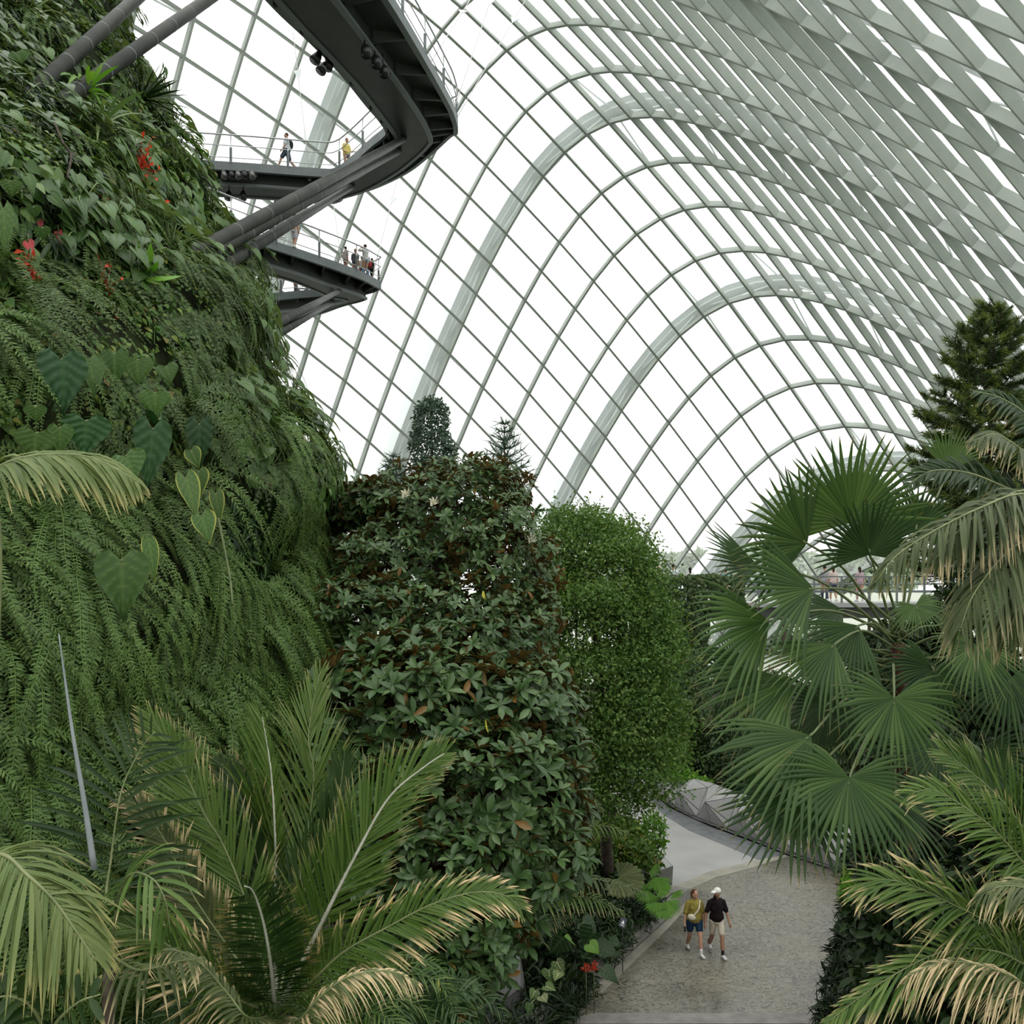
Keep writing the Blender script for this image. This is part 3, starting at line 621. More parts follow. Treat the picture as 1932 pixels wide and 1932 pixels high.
def frond(ml, mr, pts, L, n=44, up=(0,-1,.5), ang=(62,28), lift=12, droop=.25, w=.045, dry=.0, start=.12, sides=(1.,1.), seed=0, rr=.022, rows=5, tipend=.18, wild=.08, rnd=(.0,1.), mid=True):
    """feather leaf: rachis along pts, n leaflets a side"""
    r = np.random.default_rng(seed+int(abs(pts[0][0])*97)+n); P = spline(pts, 40); T = nz(np.gradient(P, axis=0)); up = nz(np.asarray(up, float))
    if mr is not None: tube(mr, P, np.linspace(rr, rr*.25, 40), 6)
    for s, sc in ((1, sides[0]), (-1, sides[1])):
        if sc <= 0: continue
        for i in range(n):
            u = start+(1-start)*(i+.5*r.random())/n; x = u*39; a = int(min(x, 38)); fr = x-a
            p = P[a]*(1-fr)+P[a+1]*fr; t = nz(T[a]*(1-fr)+T[a+1]*fr); sd = nz(np.cross(t, up)); nn = np.cross(sd, t)
            an = math.radians(ang[0]+(ang[1]-ang[0])*u+r.normal()*wild*60); lf = math.radians(lift+r.normal()*wild*80)
            y = nz(math.cos(an)*t+math.sin(an)*(s*sd*math.cos(lf)+nn*math.sin(lf)))
            q = (u-start)/(1-start); ll = L*sc*(tipend+(1-tipend)*math.sin(math.pi*min(1, .22+.78*q))**.8)*r.uniform(.9,1.08) if q > .1 else L*sc*(.55+3.2*q)*r.uniform(.9,1.08)
            uu = np.linspace(0, 1, rows); C = p+y*ll*uu[:,None]; C[:,2] -= droop*r.uniform(.7,1.3)*ll*uu**2.2
            ww = w*np.interp(uu, [0,.12,.5,.85,1], [.35,.85,1,.6,.04])*(.6+.4*ll/L)*(1-.5*np.clip((uu-1+min(dry,.9))/.2, 0, 1)*(dry > .05))
            yt = nz(np.gradient(C, axis=0)); ws = nz(np.cross(yt, nn+.15*r.normal(size=3)))
            dd = dry*r.uniform(.4,1.6); dr = np.clip((uu-1+dd)/.15, 0, 1); rv = rnd[0]+(rnd[1]-rnd[0])*(.25*q+.75*r.random())
            if mid:
                zz = np.cross(ws, yt)
                V = np.stack([C-ws*ww[:,None]/2+zz*ww[:,None]*.18, C, C+ws*ww[:,None]/2+zz*ww[:,None]*.18], 1).reshape(-1,3)
                f = [q2 for k in range(rows-1) for q2 in ([k*3,k*3+1,k*3+4,k*3+3],[k*3+1,k*3+2,k*3+5,k*3+4])]; ml.add(V, f, rv, np.repeat(dr, 3))
            else:
                V = np.stack([C-ws*ww[:,None]/2, C+ws*ww[:,None]/2], 1).reshape(-1,3)
                ml.add(V, [[k*2,k*2+1,k*2+3,k*2+2] for k in range(rows-1)], rv, np.repeat(dr, 2))
def fanleaf(ml, hub, tip, nrm, n=38, spread=150, fused=.5, droop=.25, dry=.04, seed=0, cup=.12, rnd=(0,1)):
    """pleated fan leaf: blade segments round hub, the middle one ending at tip"""
    r = np.random.default_rng(seed); hub = np.asarray(hub, float); ax = np.asarray(tip)-hub; R = np.linalg.norm(ax); ax = ax/R
    nr = nz(np.asarray(nrm, float)-ax*(np.asarray(nrm)@ax)); sd = np.cross(ax, nr); dth = math.radians(2*spread/n)
    uu = np.array([0,.15,.3,fused,.5*(fused+1)*.95,.88,1.]); uu.sort()
    for i in range(n):
        th = math.radians(-spread)+dth*(i+.5); Rl = R*(.72+.28*math.cos(th*.55))*r.uniform(.94,1.04); jit = r.normal()*.03
        out = np.where(uu > fused, (uu-fused)/(1-fused), 0.); tw = th+jit*out
        C = hub+Rl*uu[:,None]*(np.cos(tw)[:,None]*ax+np.sin(tw)[:,None]*sd); C = C+nr*(cup*Rl*uu**2*(1-abs(th)/4))[:,None]
        C[:,2] -= droop*r.uniform(.6,1.4)*Rl*np.maximum(0, uu-.35)**2*1.6
        half = np.where(uu <= fused, Rl*uu*math.tan(dth/2), Rl*fused*math.tan(dth/2)*(1-out)**.7*.95)+.0006
        cr = -np.sin(tw)[:,None]*ax+np.cos(tw)[:,None]*sd; pl = nr*(half*.45)[:,None]
        V = np.stack([C-cr*half[:,None]-pl, C+pl, C+cr*half[:,None]-pl], 1).reshape(-1,3); m = len(uu)
        f = [q for k in range(m-1) for q in ([k*3,k*3+1,k*3+4,k*3+3],[k*3+1,k*3+2,k*3+5,k*3+4])]
        dr = np.clip((uu-1+dry*r.uniform(0,2.2))/.08, 0, 1); ml.add(V, f, rnd[0]+(rnd[1]-rnd[0])*r.random(), np.repeat(dr, 3))
def heartleaf(mb, att, tip, width, nrm, ribs=0., seed=0, dry=0., fold=.1, notch=.22):
    """broad heart-shaped blade hanging from the stalk point att to tip"""
    r = np.random.default_rng(seed); att = np.asarray(att, float); y = np.asarray(tip)-att; L = np.linalg.norm(y); y = y/L
    nr = nz(np.asarray(nrm, float)-y*(np.asarray(nrm)@y)); x = np.cross(y, nr); NU, NV = 37, 13; V = []; D = []; RV = []
    us = np.linspace(-notch, 1, NU); prof_u = [-notch,-notch*.6,0,.15,.35,.6,.85,1]; prof_w = [.42,.78,.97,1.,.86,.52,.17,.0]; rv = r.random()
    cv = r.uniform(.1,.3)
    for u in us:
        hw = np.interp(u, prof_u, prof_w)*width/2
        for j in range(NV):
            s = (j/(NV-1)-.5)*2
            inner = .0 if u >= 0 else .22*width*(-u/notch)
            xx = math.copysign(inner+(hw-inner)*abs(s), s) if s else 0.
            yy = u*L if (u >= 0 or s) else 0.
            zz = fold*abs(xx)-cv*L*max(u,0)**2*.8+.02*width*math.sin(9*s+seed)
            if ribs: zz += ribs*width*math.sin(u*34-abs(s)*9)*abs(s)**.5
            V.append(att+x*xx+y*yy+nr*zz); vn = abs(math.sin(u*17-abs(s)*5.5)); RV.append(min(1., .12+.5*rv+(.38 if (vn < .22 or abs(s) < .09) else 0.)-.1*(vn > .8))); D.append(max(0., min(1., (max(abs(s), u)-1+dry)/.12)) if dry else 0.)
    f = [[i*NV+j, i*NV+j+1, (i+1)*NV+j+1, (i+1)*NV+j] for i in range(NU-1) for j in range(NV-1)]
    mb.add(np.array(V), f, np.array(RV), np.array(D))
def straps(mb, base, n, L, w, axis, spread=.9, droop=.5, seed=0, rows=7, wprof=(.35,.8,1,.8,.05), dry=0.):
    r = np.random.default_rng(seed); ax = nz(np.asarray(axis, float)); s = nz(np.cross(ax, [.3,.9,.1])); t = np.cross(ax, s)
    for i in range(n):
        a = i*2.4+r.uniform(-.3,.3); el = spread*math.sqrt((i+.6)/n); d = nz(ax*math.cos(el)+(s*math.cos(a)+t*math.sin(a))*math.sin(el)); l = L*r.uniform(.75,1.1)
        uu = np.linspace(0,1,rows); C = base+d*l*uu[:,None]; C[:,2] -= droop*l*uu**2*r.uniform(.6,1.3)*math.sin(el)
        yt = nz(np.gradient(C, axis=0)); ws = nz(np.cross(yt, ax+1e-3)); zz = np.cross(ws, yt); ww = w*np.interp(uu, np.linspace(0,1,len(wprof)), wprof)
        V = np.stack([C-ws*ww[:,None]/2+zz*ww[:,None]*.15, C, C+ws*ww[:,None]/2+zz*ww[:,None]*.15], 1).reshape(-1,3)
        f = [q for k in range(rows-1) for q in ([k*3,k*3+1,k*3+4,k*3+3],[k*3+1,k*3+2,k*3+5,k*3+4])]
        dr = np.clip((uu-1+dry*r.uniform(0,2))/.1, 0, 1); mb.add(V, f, r.random(), np.repeat(dr, 3))

# ------------------------------------------------------------------ plants of the mountain wall (local frame: Z out of the wall, Y up the wall)
def proto_fern(seed, L=.85, nf=11, npair=38, lw=.072, wl=.019, broad=1., name='sword_fern', mat='fern'):
    r = np.random.default_rng(seed); mb = MB()
    for i in range(nf):
        a = r.uniform(-1.25,1.25); l = L*r.uniform(.7,1.15); sx_ = math.sin(a)*l
        pts = [(0,0,0), (sx_*.25, .16*l, .30*l), (sx_*.6, -.18*l, .44*l), (sx_*.9, -.62*l, .36*l), (sx_, -.98*l, .20*l)]
        frond(mb, None, pts, lw*broad, npair, up=(0,.35,1), ang=(80,50), lift=5, droop=0., w=wl, start=.04, seed=seed*31+i, rows=3, tipend=.12, mid=False, rnd=(.1*r.random(),.5+.5*r.random()))
        tube(mb, spline(pts, 9), np.linspace(.006,.002,9), 4, rnd=.9)
    return mb.mesh(name, LM[mat])
def proto_lace(seed):
    r = np.random.default_rng(seed); mb = MB()
    for i in range(8):
        a = r.uniform(-1.3,1.3); l = .6*r.uniform(.7,1.15); sx_ = math.sin(a)*l
        pts = [(0,0,0), (sx_*.35,.18*l,.32*l), (sx_*.75,-.05*l,.5*l), (sx_,-.5*l,.42*l)]; P = spline(pts, 13); T = nz(np.gradient(P, axis=0))
        for q in range(2, 13):
            for s in (-1,1):
                sd = nz(np.cross(T[q], (0,.35,1)))*s; ll = l*.36*(1-q/13.5)
                frond(mb, None, [P[q], P[q]+nz(sd+T[q]*.7)*ll*.5, P[q]+nz(sd+T[q]*.9)*ll], .055*(1-.5*q/13), 6, up=(0,.35,1), ang=(60,35), lift=0, droop=0., w=.016, start=.05, seed=i*50+q, rows=2, mid=False, wild=.15)
    return mb.mesh('lacy_fern', LM['lace'])
def proto_creeper(seed, mat='creep', T=T_HT, n=120, R=.5, sz=.085, name='creeper_plant'):
    r = np.random.default_rng(seed); mb = MB(); a = r.uniform(0,6.28,n); rr = R*np.sqrt(r.random(n))
    p = np.stack([rr*np.cos(a), rr*np.sin(a)*1.15, .05+.22*r.random(n)*(1-rr/R*.6)], 1)
    y = nz(np.stack([r.normal(size=n)*.6, -1+r.normal(size=n)*.4, .35*r.random(n)], 1)); nn = nz(np.stack([r.normal(size=n)*.35, .35+r.normal(size=n)*.25, np.ones(n)], 1))
    place(mb, T, p, y, nn, sz*r.uniform(.6,1.4,n), r.random(n))
    for k in range(9):
        q = k*.7; tube(mb, spline([(0,0,.05),(.5*R*math.cos(q),.5*R*math.sin(q),.14),(R*math.cos(q+.2),R*1.1*math.sin(q+.2),.1)], 6), .008, 4, rnd=.3)
    return mb.mesh(name, LM[mat])
def wframe(th, z, roll, s, off=0.):
    p = msurf(np.array(th), np.array(z)); n = mnorm(np.array(th), np.array(z)); n = nz(n+np.array([0,0,.15]))
    yv = nz(np.array([0,0,1.])-n*n[2]); xv = np.cross(yv, n); c, sn = math.cos(roll), math.sin(roll); xr = xv*c+yv*sn; yr = yv*c-xv*sn
    p = p+n*off; M = Matrix.Identity(4)
    for i in range(3): M[i][0] = xr[i]*s; M[i][1] = yr[i]*s; M[i][2] = n[i]*s; M[i][3] = p[i]
    return M, p, n
FERN = [proto_fern(s) for s in (1,2,3)]; FERNS = [proto_fern(s, .55, 9, 26, .06, .018, name='small_fern') for s in (11,12)]
LACE = [proto_lace(s) for s in (4,5)]; CREEP = [proto_creeper(s) for s in (6,7,8)]
DARKC = [proto_creeper(9, 'dark', T_LN, 60, .45, .30, 'dark_lance_plant')]
BROAD = [proto_creeper(10, 'heart', T_HT, 26, .5, .24, 'broad_leaf_plant'), proto_creeper(14, 'creep', T_OB, 60, .5, .17, 'broad_leaf_plant')]
def proto_big(seed, n=14, sz=.25):
    r = np.random.default_rng(seed); mb = MB()
    for i in range(n):
        a = np.array([r.uniform(-.5,.5), r.uniform(-.4,.45), r.uniform(.2,.45)]); L = sz*r.uniform(.6,1.25); d = nz(np.array([r.normal()*.35, -1, .25*r.random()]))
        heartleaf(mb, a, a+d*L, L*r.uniform(.72,.95), np.array([r.normal()*.3, .45+r.normal()*.2, 1.]), .0, seed*9+i); tube(mb, spline([(0,0,0), a*.6+[0,.1,.1], a], 6), .01, 4, rnd=.9)
    return mb.mesh('climbing_philodendron', LM['heart'])
BIGP = [proto_big(s) for s in (31,32,33)]
WALLZ = {'top': 'the upper plant wall near the dark tubes', 'mid': 'the plant wall at mid height', 'low': 'the lower plant wall behind near palms', 'edge': 'the plant wall rim against the glass'}
KIND = {'climbing_philodendron': 'heart leaved philodendron growing on ', 'sword_fern': 'green sword fern hanging on ', 'lacy_fern': 'grey green lacy fern growing on ', 'creeper_plant': 'small leaved green creeper growing on ', 'dark_lance_plant': 'dark lance leaved plant growing on ', 'broad_leaf_plant': 'broad leaved green plant growing on ', 'small_fern': 'small green fern growing on '}
# large traced leaves: (attachment px, tip px, width px, ribbed, dry)
def xs(off, sc, l): return [(off[0]+a/sc, off[1]+b/sc, off[0]+c/sc, off[1]+d/sc, w/sc) for a,b,c,d,w in l]
BIGL = [
 ('climbing_anthurium', 'ribbed', 'dark ribbed anthurium with very long hanging leaves on the plant wall, left of centre', xs((0,500), 3.02, [(350,540,378,850,245),(490,890,480,1095,240)]), .022),
 ('climbing_anthurium', 'ribbed', 'dark ribbed anthurium with two long curled leaves above the hanging fern strands', xs((0,500), 3.02, [(870,935,840,1290,190),(1135,910,1140,1170,135),(905,880,860,910,150)]), .022),
 ('philodendron', 'heart', 'philodendron with a row of hanging grey green heart leaves right of the big ribbed leaf', xs((0,500), 3.02, [(510,545,562,755,155),(650,510,662,690,135),(780,545,790,690,160),(945,580,985,680,135),(880,735,890,872,160)]), 0.),
 ('philodendron', 'heart', 'philodendron with wide round leaves behind the near left palm leaf', xs((0,500), 3.02, [(205,960,190,1112,195),(715,1090,785,1225,195),(200,810,210,900,110),(340,930,350,1080,130)]), .012),
 ('philodendron', 'heart', 'single huge heart leaf low on the plant wall among sword ferns', xs((0,500), 3.02, [(690,1685,712,2030,262)]), .008),
 ('philodendron', 'heart', 'philodendron with yellow edged pale leaves hanging below the curled dark leaves', xs((0,500), 3.02, [(1060,1215,1132,1450,125),(1150,1430,1205,1590,140),(1230,1305,1262,1485,80),(1130,1180,1150,1330,110),(1090,1060,1140,1160,90),(850,1590,890,1815,85)]), 0.),
 ('philodendron', 'heart', 'philodendron with many small heart leaves near the right edge of the plant wall', xs((0,500), 3.02, [(1305,875,1290,967,118),(1380,1005,1392,1110,98),(1500,1055,1490,1215,122),(1480,855,1502,950,100),(1370,755,1396,850,100),(1430,655,1442,740,100),(1550,1010,1560,1060,90),(1440,1210,1470,1285,90)]), 0.),
 ('philodendron', 'heart', 'philodendron with bright leaves at the wall edge against the glass', xs((0,500), 3.02, [(1580,695,1570,770,95),(1470,615,1482,660,85),(1575,485,1590,590,65),(1572,1205,1592,1292,85),(1620,830,1610,910,80),(1660,830,1680,920,60),(1640,1060,1650,1150,70),(1600,1000,1610,1060,70),(1530,720,1520,800,80)]), 0.),
 ('philodendron', 'heart', 'philodendron with broad pale leaves beside the straight arm of the upper walkway', xs((0,0), 3.02, [(800,985,832,1105,135),(872,1000,900,1112,120),(810,830,832,905,125),(1000,950,1002,1062,55),(1090,1000,1112,1140,60),(950,890,960,960,50)]), 0.),
 ('philodendron', 'heart', 'philodendron with jagged pale leaves just above the three thick tubes', xs((0,0), 3.02, [(1060,1240,1082,1375,95),(1100,1140,1132,1330,105),(910,1180,922,1295,90),(1010,1200,1060,1300,100),(1140,1230,1170,1320,70)]), 0.),
 ('philodendron', 'heart', 'philodendron with striped round leaves at the left picture edge below the tubes', xs((0,0), 3.02, [(70,800,82,885,115),(60,915,62,1000,115),(60,1035,72,1130,112),(20,1190,40,1440,105),(120,1090,130,1130,90),(30,600,40,680,110)]), .012),
 ('philodendron', 'heart', 'philodendron with pale leaves at the top left corner above the tubes', xs((0,0), 3.02, [(100,300,130,365,125),(235,110,245,200,65),(385,140,402,235,60),(150,140,170,180,70),(450,60,460,140,50),(300,-20,310,30,60)]), 0.),
 ('philodendron', 'heart', 'philodendron with mottled leaves among the pink flowers on the upper wall', xs((0,0), 3.02, [(370,865,385,920,95),(350,1045,372,1105,85),(190,1180,200,1250,80),(240,1300,250,1370,80),(480,350,490,400,70),(690,440,700,500,110),(600,200,620,260,90),(660,380,640,430,80)]), .01),
]
BIGBOX = [(min(a,c)-w*.35, max(a,c)+w*.35, b-50, d-35) for nm, mk, lab, L, ribs in BIGL for a,b,c,d,w in L]
def wall_plants():
    r = np.random.default_rng(21); cnt = {}; pts = []
    cam_p = np.array([0,0,H]); tries = 0
    while len(pts) < 1420 and tries < 60000:
        tries += 1; z = 1.5+33*r.random()**1.15; th = r.uniform(-math.pi, math.pi)
        p = msurf(np.array(th), np.array(z)); n = mnorm(np.array(th), np.array(z)); v = cam_p-p; d = np.linalg.norm(v)
        if n@(v/d) < -.12: continue
        px = 966+F*p[0]/p[1]; py = HZ-F*(p[2]-H)/p[1]
        if px < -90 or py < -70 or py > 1900 or px > 760: continue
        if r.random() > min(1, (15./d)**2*1.1+.18): continue
        if any(a < px < b and c < py < e for a, b, c, e in BIGBOX): continue
        pts.append((th, z, px, py, n@(v/d)))
    for th, z, px, py, fc in pts:
        zone = 'edge' if fc < .32 else ('top' if py < 420 else ('mid' if py < 900 else 'low')); q = r.random()
        if py < 520 and q < .24 or zone == 'edge' and q < .25 and py < 950: kind = 'climbing_philodendron'
        elif 500 < py < 800 and px > 150+(800-py)*.1: kind = 'lacy_fern' if q < .55 else ('creeper_plant' if q < .85 else 'small_fern')
        elif py < 500: kind = 'creeper_plant' if q < .48 else ('broad_leaf_plant' if q < .72 else ('small_fern' if q < .88 else 'dark_lance_plant'))
        elif zone == 'edge': kind = 'creeper_plant' if q < .55 else ('broad_leaf_plant' if q < .85 else 'small_fern')
        elif 930 < py < 1130 and 380 < px < 500: kind = 'dark_lance_plant'
        elif py > 900: kind = 'sword_fern' if q < .55 else ('lacy_fern' if q < .80 else ('creeper_plant' if q < .9 else 'small_fern'))
        else: kind = 'sword_fern' if q < .3 else ('lacy_fern' if q < .55 else ('creeper_plant' if q < .8 else 'broad_leaf_plant'))
        if cnt.get(kind, 0) >= 298: kind = 'creeper_plant' if cnt.get('creeper_plant', 0) < 298 else 'small_fern'
        if cnt.get(kind, 0) >= 299: continue
        cnt[kind] = cnt.get(kind, 0)+1
        me = {'climbing_philodendron': BIGP, 'sword_fern': FERN, 'small_fern': FERNS, 'lacy_fern': LACE, 'creeper_plant': CREEP, 'dark_lance_plant': DARKC, 'broad_leaf_plant': BROAD}[kind]
        o = bpy.data.objects.new(kind, me[r.integers(len(me))]); COL.objects.link(o)
        M, p, n = wframe(th, z, r.normal()*.3+(.42 if kind == 'sword_fern' else .2), r.uniform(.8,1.25)*(1.15 if kind in ('sword_fern',) else 1.), .05)
        o.matrix_world = M
        setp(o, KIND[kind]+WALLZ[zone], 'fern' if 'fern' in kind else 'plant', kind.replace('_', ' ')+'s on '+WALLZ[zone])
wall_plants()
# uncountable small cover between the wall plants
def wall_cover():
    n = 60000; z = 1+36*rng.random(n)**1.2; th = rng.uniform(-math.pi, math.pi, n); p = msurf(th, z); v = np.array([0,0,H])-p; nn = mnorm(th, z)
    px = 966+F*p[:,0]/p[:,1]; k = (np.sum(nn*v, 1) > -1.5) & (px > -150) & (px < 800); p, nn = p[k], nn[k]; m = len(p)
    down = nz(np.array([0,0,-1.])-nn*(-nn[:,2:3])); y = nz(down+nn*.4+rng.normal(size=(m,3))*.5)
    mb = MB(); place(mb, T_SM, p+nn*rng.uniform(.02,.22,m)[:,None], y, nz(nn+[0,0,.4]+rng.normal(size=(m,3))*.4), rng.uniform(.07,.2,m), rng.random(m)*.8)
    solo('moss_leaves', mb, LM['creep'], (-14,20,10), 'low mixed leaves and moss covering the planted mountain between larger plants', 'undergrowth', None, 'stuff')
wall_cover()

for nm, mk, lab, L, ribs in BIGL:
    p0, n0 = mhit(L[0][0], L[0][1]); t = thing(nm, lab, 'plant', p0)
    for i, (ax, ay, tx, ty, w) in enumerate(L):
        p, n = mhit(ax, ay); Y = p[1]-1.25; a = W(ax, ay, Y); Yt = Y-.18*abs(ty-ay)/F*Y+.1; b = W(tx, ty, Yt)
        view = nz(np.array([0,0,H])-a); nn = nz(view+n*.5+np.array([0,0,.55])+rng.normal(size=3)*.22)
        mb = MB(); heartleaf(mb, a, b, w*1.15/F*Y, nn, ribs, i*7+len(lab), .14 if 'yellow' in lab else 0.); lo = part('leaf', mb, LM[mk], t)
        mb = MB(); s = p+np.array([0,0,-.1]); tube(mb, spline([s-n*.2, (s+a)/2+np.array([0,.05,.06]), a], 8), .014, 5); part('stalk', mb, MT['stem'], lo)
def pxplant(px, py, out=.25):
    p, n = mhit(px, py); return p+n*out, n
p, n = pxplant(268, 520, .3); p = W(272, 522, p[1]-.8); t = thing('birds_nest_fern', 'bright green birds nest fern with broad upright leaves beside the tube feet', 'fern', p)
for i, (x, y) in enumerate(((215,462),(262,468),(285,455),(300,492),(338,522),(240,500),(305,538),(280,550))):
    mb = MB(); q = W(x, y, p[1]-.25); d = q-p; L = np.linalg.norm(d); straps(mb, p, 1, L*1.15, L*.34, d, .02, .15, i); part('leaf', mb, LM['bright'], t)
p, n = pxplant(252, 200, .2); t = thing('spiky_dracaena', 'dark spiky leaved plant sticking out at the wall edge by the glass', 'plant', p)
mb = MB(); straps(mb, p, 34, 1.15, .06, n+np.array([.8,0,.1]), 1.3, .35, 3, dry=.02); part('leaves', mb, LM['dark'], t)
for lab, px, py, hh in (('pale green staghorn fern with long hanging straps on the upper wall', 175, 262, 1.4), ('yellow green fern tuft beside the foot of the lower dark tube', 150, 195, 1.)):
    p, n = pxplant(px, py, .2); t = thing('strap_fern', lab, 'fern', p); mb = MB(); straps(mb, p, 22, hh, .08, n+np.array([.2,0,.1]), 1.2, 1.1, int(px)); part('leaves', mb, LM['lace'] if 'pale' in lab else LM['bright'], t)
def flowers(name, lab, px, py, R, n, mk, cat='flower', sz=.09):
    p, n_ = pxplant(px, py, .3); t = thing(name, lab, cat, p); mb = MB(); m = n
    q = p+rng.normal(size=(m,3))*[R*.6,R*.3,R]
    for e in q: tube(mb, [p, e], .005, 3, False)
    place(mb, T_SM, q, nz(rng.normal(size=(m,3))+[0,-.4,0]), nz(rng.normal(size=(m,3))+[0,-1,.5]), sz*rng.uniform(.7,1.3,m), rng.random(m)); part('petals', mb, LM[mk], t)
    mb = MB(); tube(mb, spline([p-n_*.4, p+[0,0,.2], p], 6), .012, 5); part('stem', mb, MT['stem'], t)
flowers('red_begonia', 'cluster of bright red flowers by the broad pale leaves on the upper wall', 232, 338, .26, 90, 'red')
flowers('red_begonia', 'small red flowers at the middle of the upper wall above the birds nest fern', 158, 425, .2, 14, 'red')
flowers('red_begonia', 'sparse red flowers below the birds nest fern', 185, 575, .25, 12, 'red')
flowers('orange_bromeliad', 'orange bromeliad at the left edge below the pink flowers', 42, 532, .12, 16, 'red', 'plant', .10)
for k, (x, y) in enumerate(((58,405),(40,430),(82,458),(30,483),(60,378),(465,903))):
    p, n_ = pxplant(x, y, .35); t = thing('anthurium_flower', ('pink anthurium flower highest but one of the group on the upper left wall','pink anthurium flower in the heart of the group on the upper left wall','pink anthurium flower rightmost of its group on the upper left wall','pink anthurium flower lowest of its group on the upper left wall','pink anthurium flower highest of its group on the upper left wall','lone pink anthurium flower near the rim of the plant wall')[k], 'flower', p)
    mb = MB(); heartleaf(mb, p, p+np.array([.09,-.08,-.17]), .14, (0,-1,.8), 0, k); part('spathe', mb, LM['pink'], t)
    mb = MB(); tube(mb, spline([p-n_*.4, p+[0,0,.1], p], 6), .01, 5); part('stem', mb, MT['stem'], t)
for lab, pts in (('thin bare brown vine dangling over the upper wall at left', [(66,300),(72,330),(82,345),(70,380)]), ('long green vine strand hanging beside the huge heart leaf', [(350,1010),(352,1060),(356,1110),(358,1150)])):
    t = thing('hanging_vine', lab, 'vine', pxplant(*pts[0], .5)[0]); mb = MB(); tube(mb, spline([pxplant(x, y, .6)[0] for x, y in pts], 16), .018, 5); part('strand', mb, MT['bark'] if 'brown' in lab else MT['stem'], t)
# ------------------------------------------------------------------ trees in the middle
def blobs_px(l):
    """(px, py, Y, rx px, ry px, depth radius m) -> ellipsoids"""
    return [(W(x, y, Y), np.array([rx/F*Y, d, ry/F*Y])) for x, y, Y, rx, ry, d in l]
# magnolia with glossy leaves
MAGB = blobs_px([(835,985,17.5,150,110,1.5),(770,1080,17.,140,100,1.4),(930,1080,17.,120,130,1.4),(640,1010,18.5,75,85,.8),(905,940,17.8,100,70,1.),
 (690,1190,16.,150,110,1.4),(880,1230,16.,160,140,1.6),(1000,1180,16.5,60,90,.9),(600,1270,16.,95,90,1.),(780,1330,14.6,190,130,1.4),(960,1350,14.8,130,110,1.3),
 (700,1480,14.,170,120,1.3),(900,1490,13.8,190,130,1.4),(1040,1440,14.6,70,90,.8),(800,1620,13.2,180,120,1.2),(960,1610,13.4,140,110,1.1),
 (820,1770,12.8,150,110,1.),(920,1740,13.,90,80,.8),(850,1890,12.6,55,60,.5),(560,1180,17,60,70,.7),(1055,1530,14.8,60,60,.6),(655,950,18.6,35,28,.4),(545,1330,15.6,70,80,.7),(780,1930,12.6,100,60,.6),(850,1830,12.4,60,70,.6),(740,1900,13,90,70,.6),(590,960,18.6,60,60,.6),(700,960,18,60,50,.6),(690,1640,13.6,70,110,.7)])
b0 = W(815,1990,15.5); b0[2] = 0.
t = thing('magnolia_tree', 'large glossy dark green magnolia tree with rusty leaf undersides in the middle', 'tree', b0)
mb = MB(); trunk(mb, [b0, W(815,1600,15.6), W(820,1250,16.6), W(830,960,17.6)], .24, .06); part('trunk', mb, MT['bark'], t)
limbs(t, W(815,1500,15.8), [b[0] for b in MAGB[:8]], .07); limbs(t, W(815,1800,15.5), [b[0] for b in MAGB[9:18]], .06)
mb = MB(); rosettes(mb, MAGB[:9]+MAGB[-8:], 2300, 9, .17, hi=1.12); rosettes(mb, MAGB[9:], 2300, 9, .235, hi=1.08); rosettes(mb, [(b[0], b[1]*.72) for b in MAGB], 1500, 8, .2)
part('crown', mb, LM['magnolia'], t)
for x, y, Y in ((765,935,15.9),(818,950,16.),(546,1200,15.8),(1002,1020,16.)):
    p = W(x, y, Y); mb = MB()
    for i in range(7): straps(mb, p, 1, .14, .09, nz(np.array([math.cos(i*.9)*.8, -.5, .5+math.sin(i*.9)*.6])), .02, .1, i, 4)
    part('blossom', mb, LM['cream'], t, label='creamy white magnolia blossom')
for x, y, Y in ((917,1358,12.9),(828,1843,11.7),(738,1692,12.),(912,1115,15.2)):
    mb = MB(); straps(mb, W(x, y, Y), 1, .2, .075, (.15,-.4,-.8), .02, .1, int(x), 5); part('fading_leaf', mb, LM['yellow'], t, label='yellow fading leaf')
# fresh green small-leaved tree
GRB = blobs_px([(1095,1030,29.5,75,60,1.3),(1150,1085,29,85,70,1.5),(1060,1090,29.5,50,70,1.),(1110,1170,28.5,100,90,1.8),(1190,1180,28.5,70,80,1.3),(1215,1270,28,70,80,1.3),(1120,1290,28,105,90,1.7),
 (1180,1360,27.5,95,80,1.5),(1240,1400,27.8,50,80,1.),(1110,1400,27.5,75,80,1.3),(1190,1450,27.2,75,60,1.1),(1140,1500,27,55,70,.9),(1040,1180,29,40,80,.9),(1150,1000,30,35,25,.6),(1085,990,30,45,30,.7),(1200,1110,28.8,50,50,.8)])
b0 = G(1150,1715)
t = thing('small_leaved_tree', 'fresh green small leaved tree between the magnolia and the far walkway', 'tree', b0)
mb = MB(); trunk(mb, [b0, W(1140,1500,28.8), W(1130,1250,29), W(1110,1040,29.6)], .2, .05); part('trunk', mb, MT['bark'], t)
limbs(t, W(1140,1420,28.8), [b[0] for b in GRB], .06)
mb = MB(); crown(mb, GRB, 52000, T_SM, .125, clumps=520, rc=.55, lo=.8); crown(mb, [(b[0], b[1]*.7) for b in GRB], 9000, T_SM, .14); part('crown', mb, LM['light'], t)
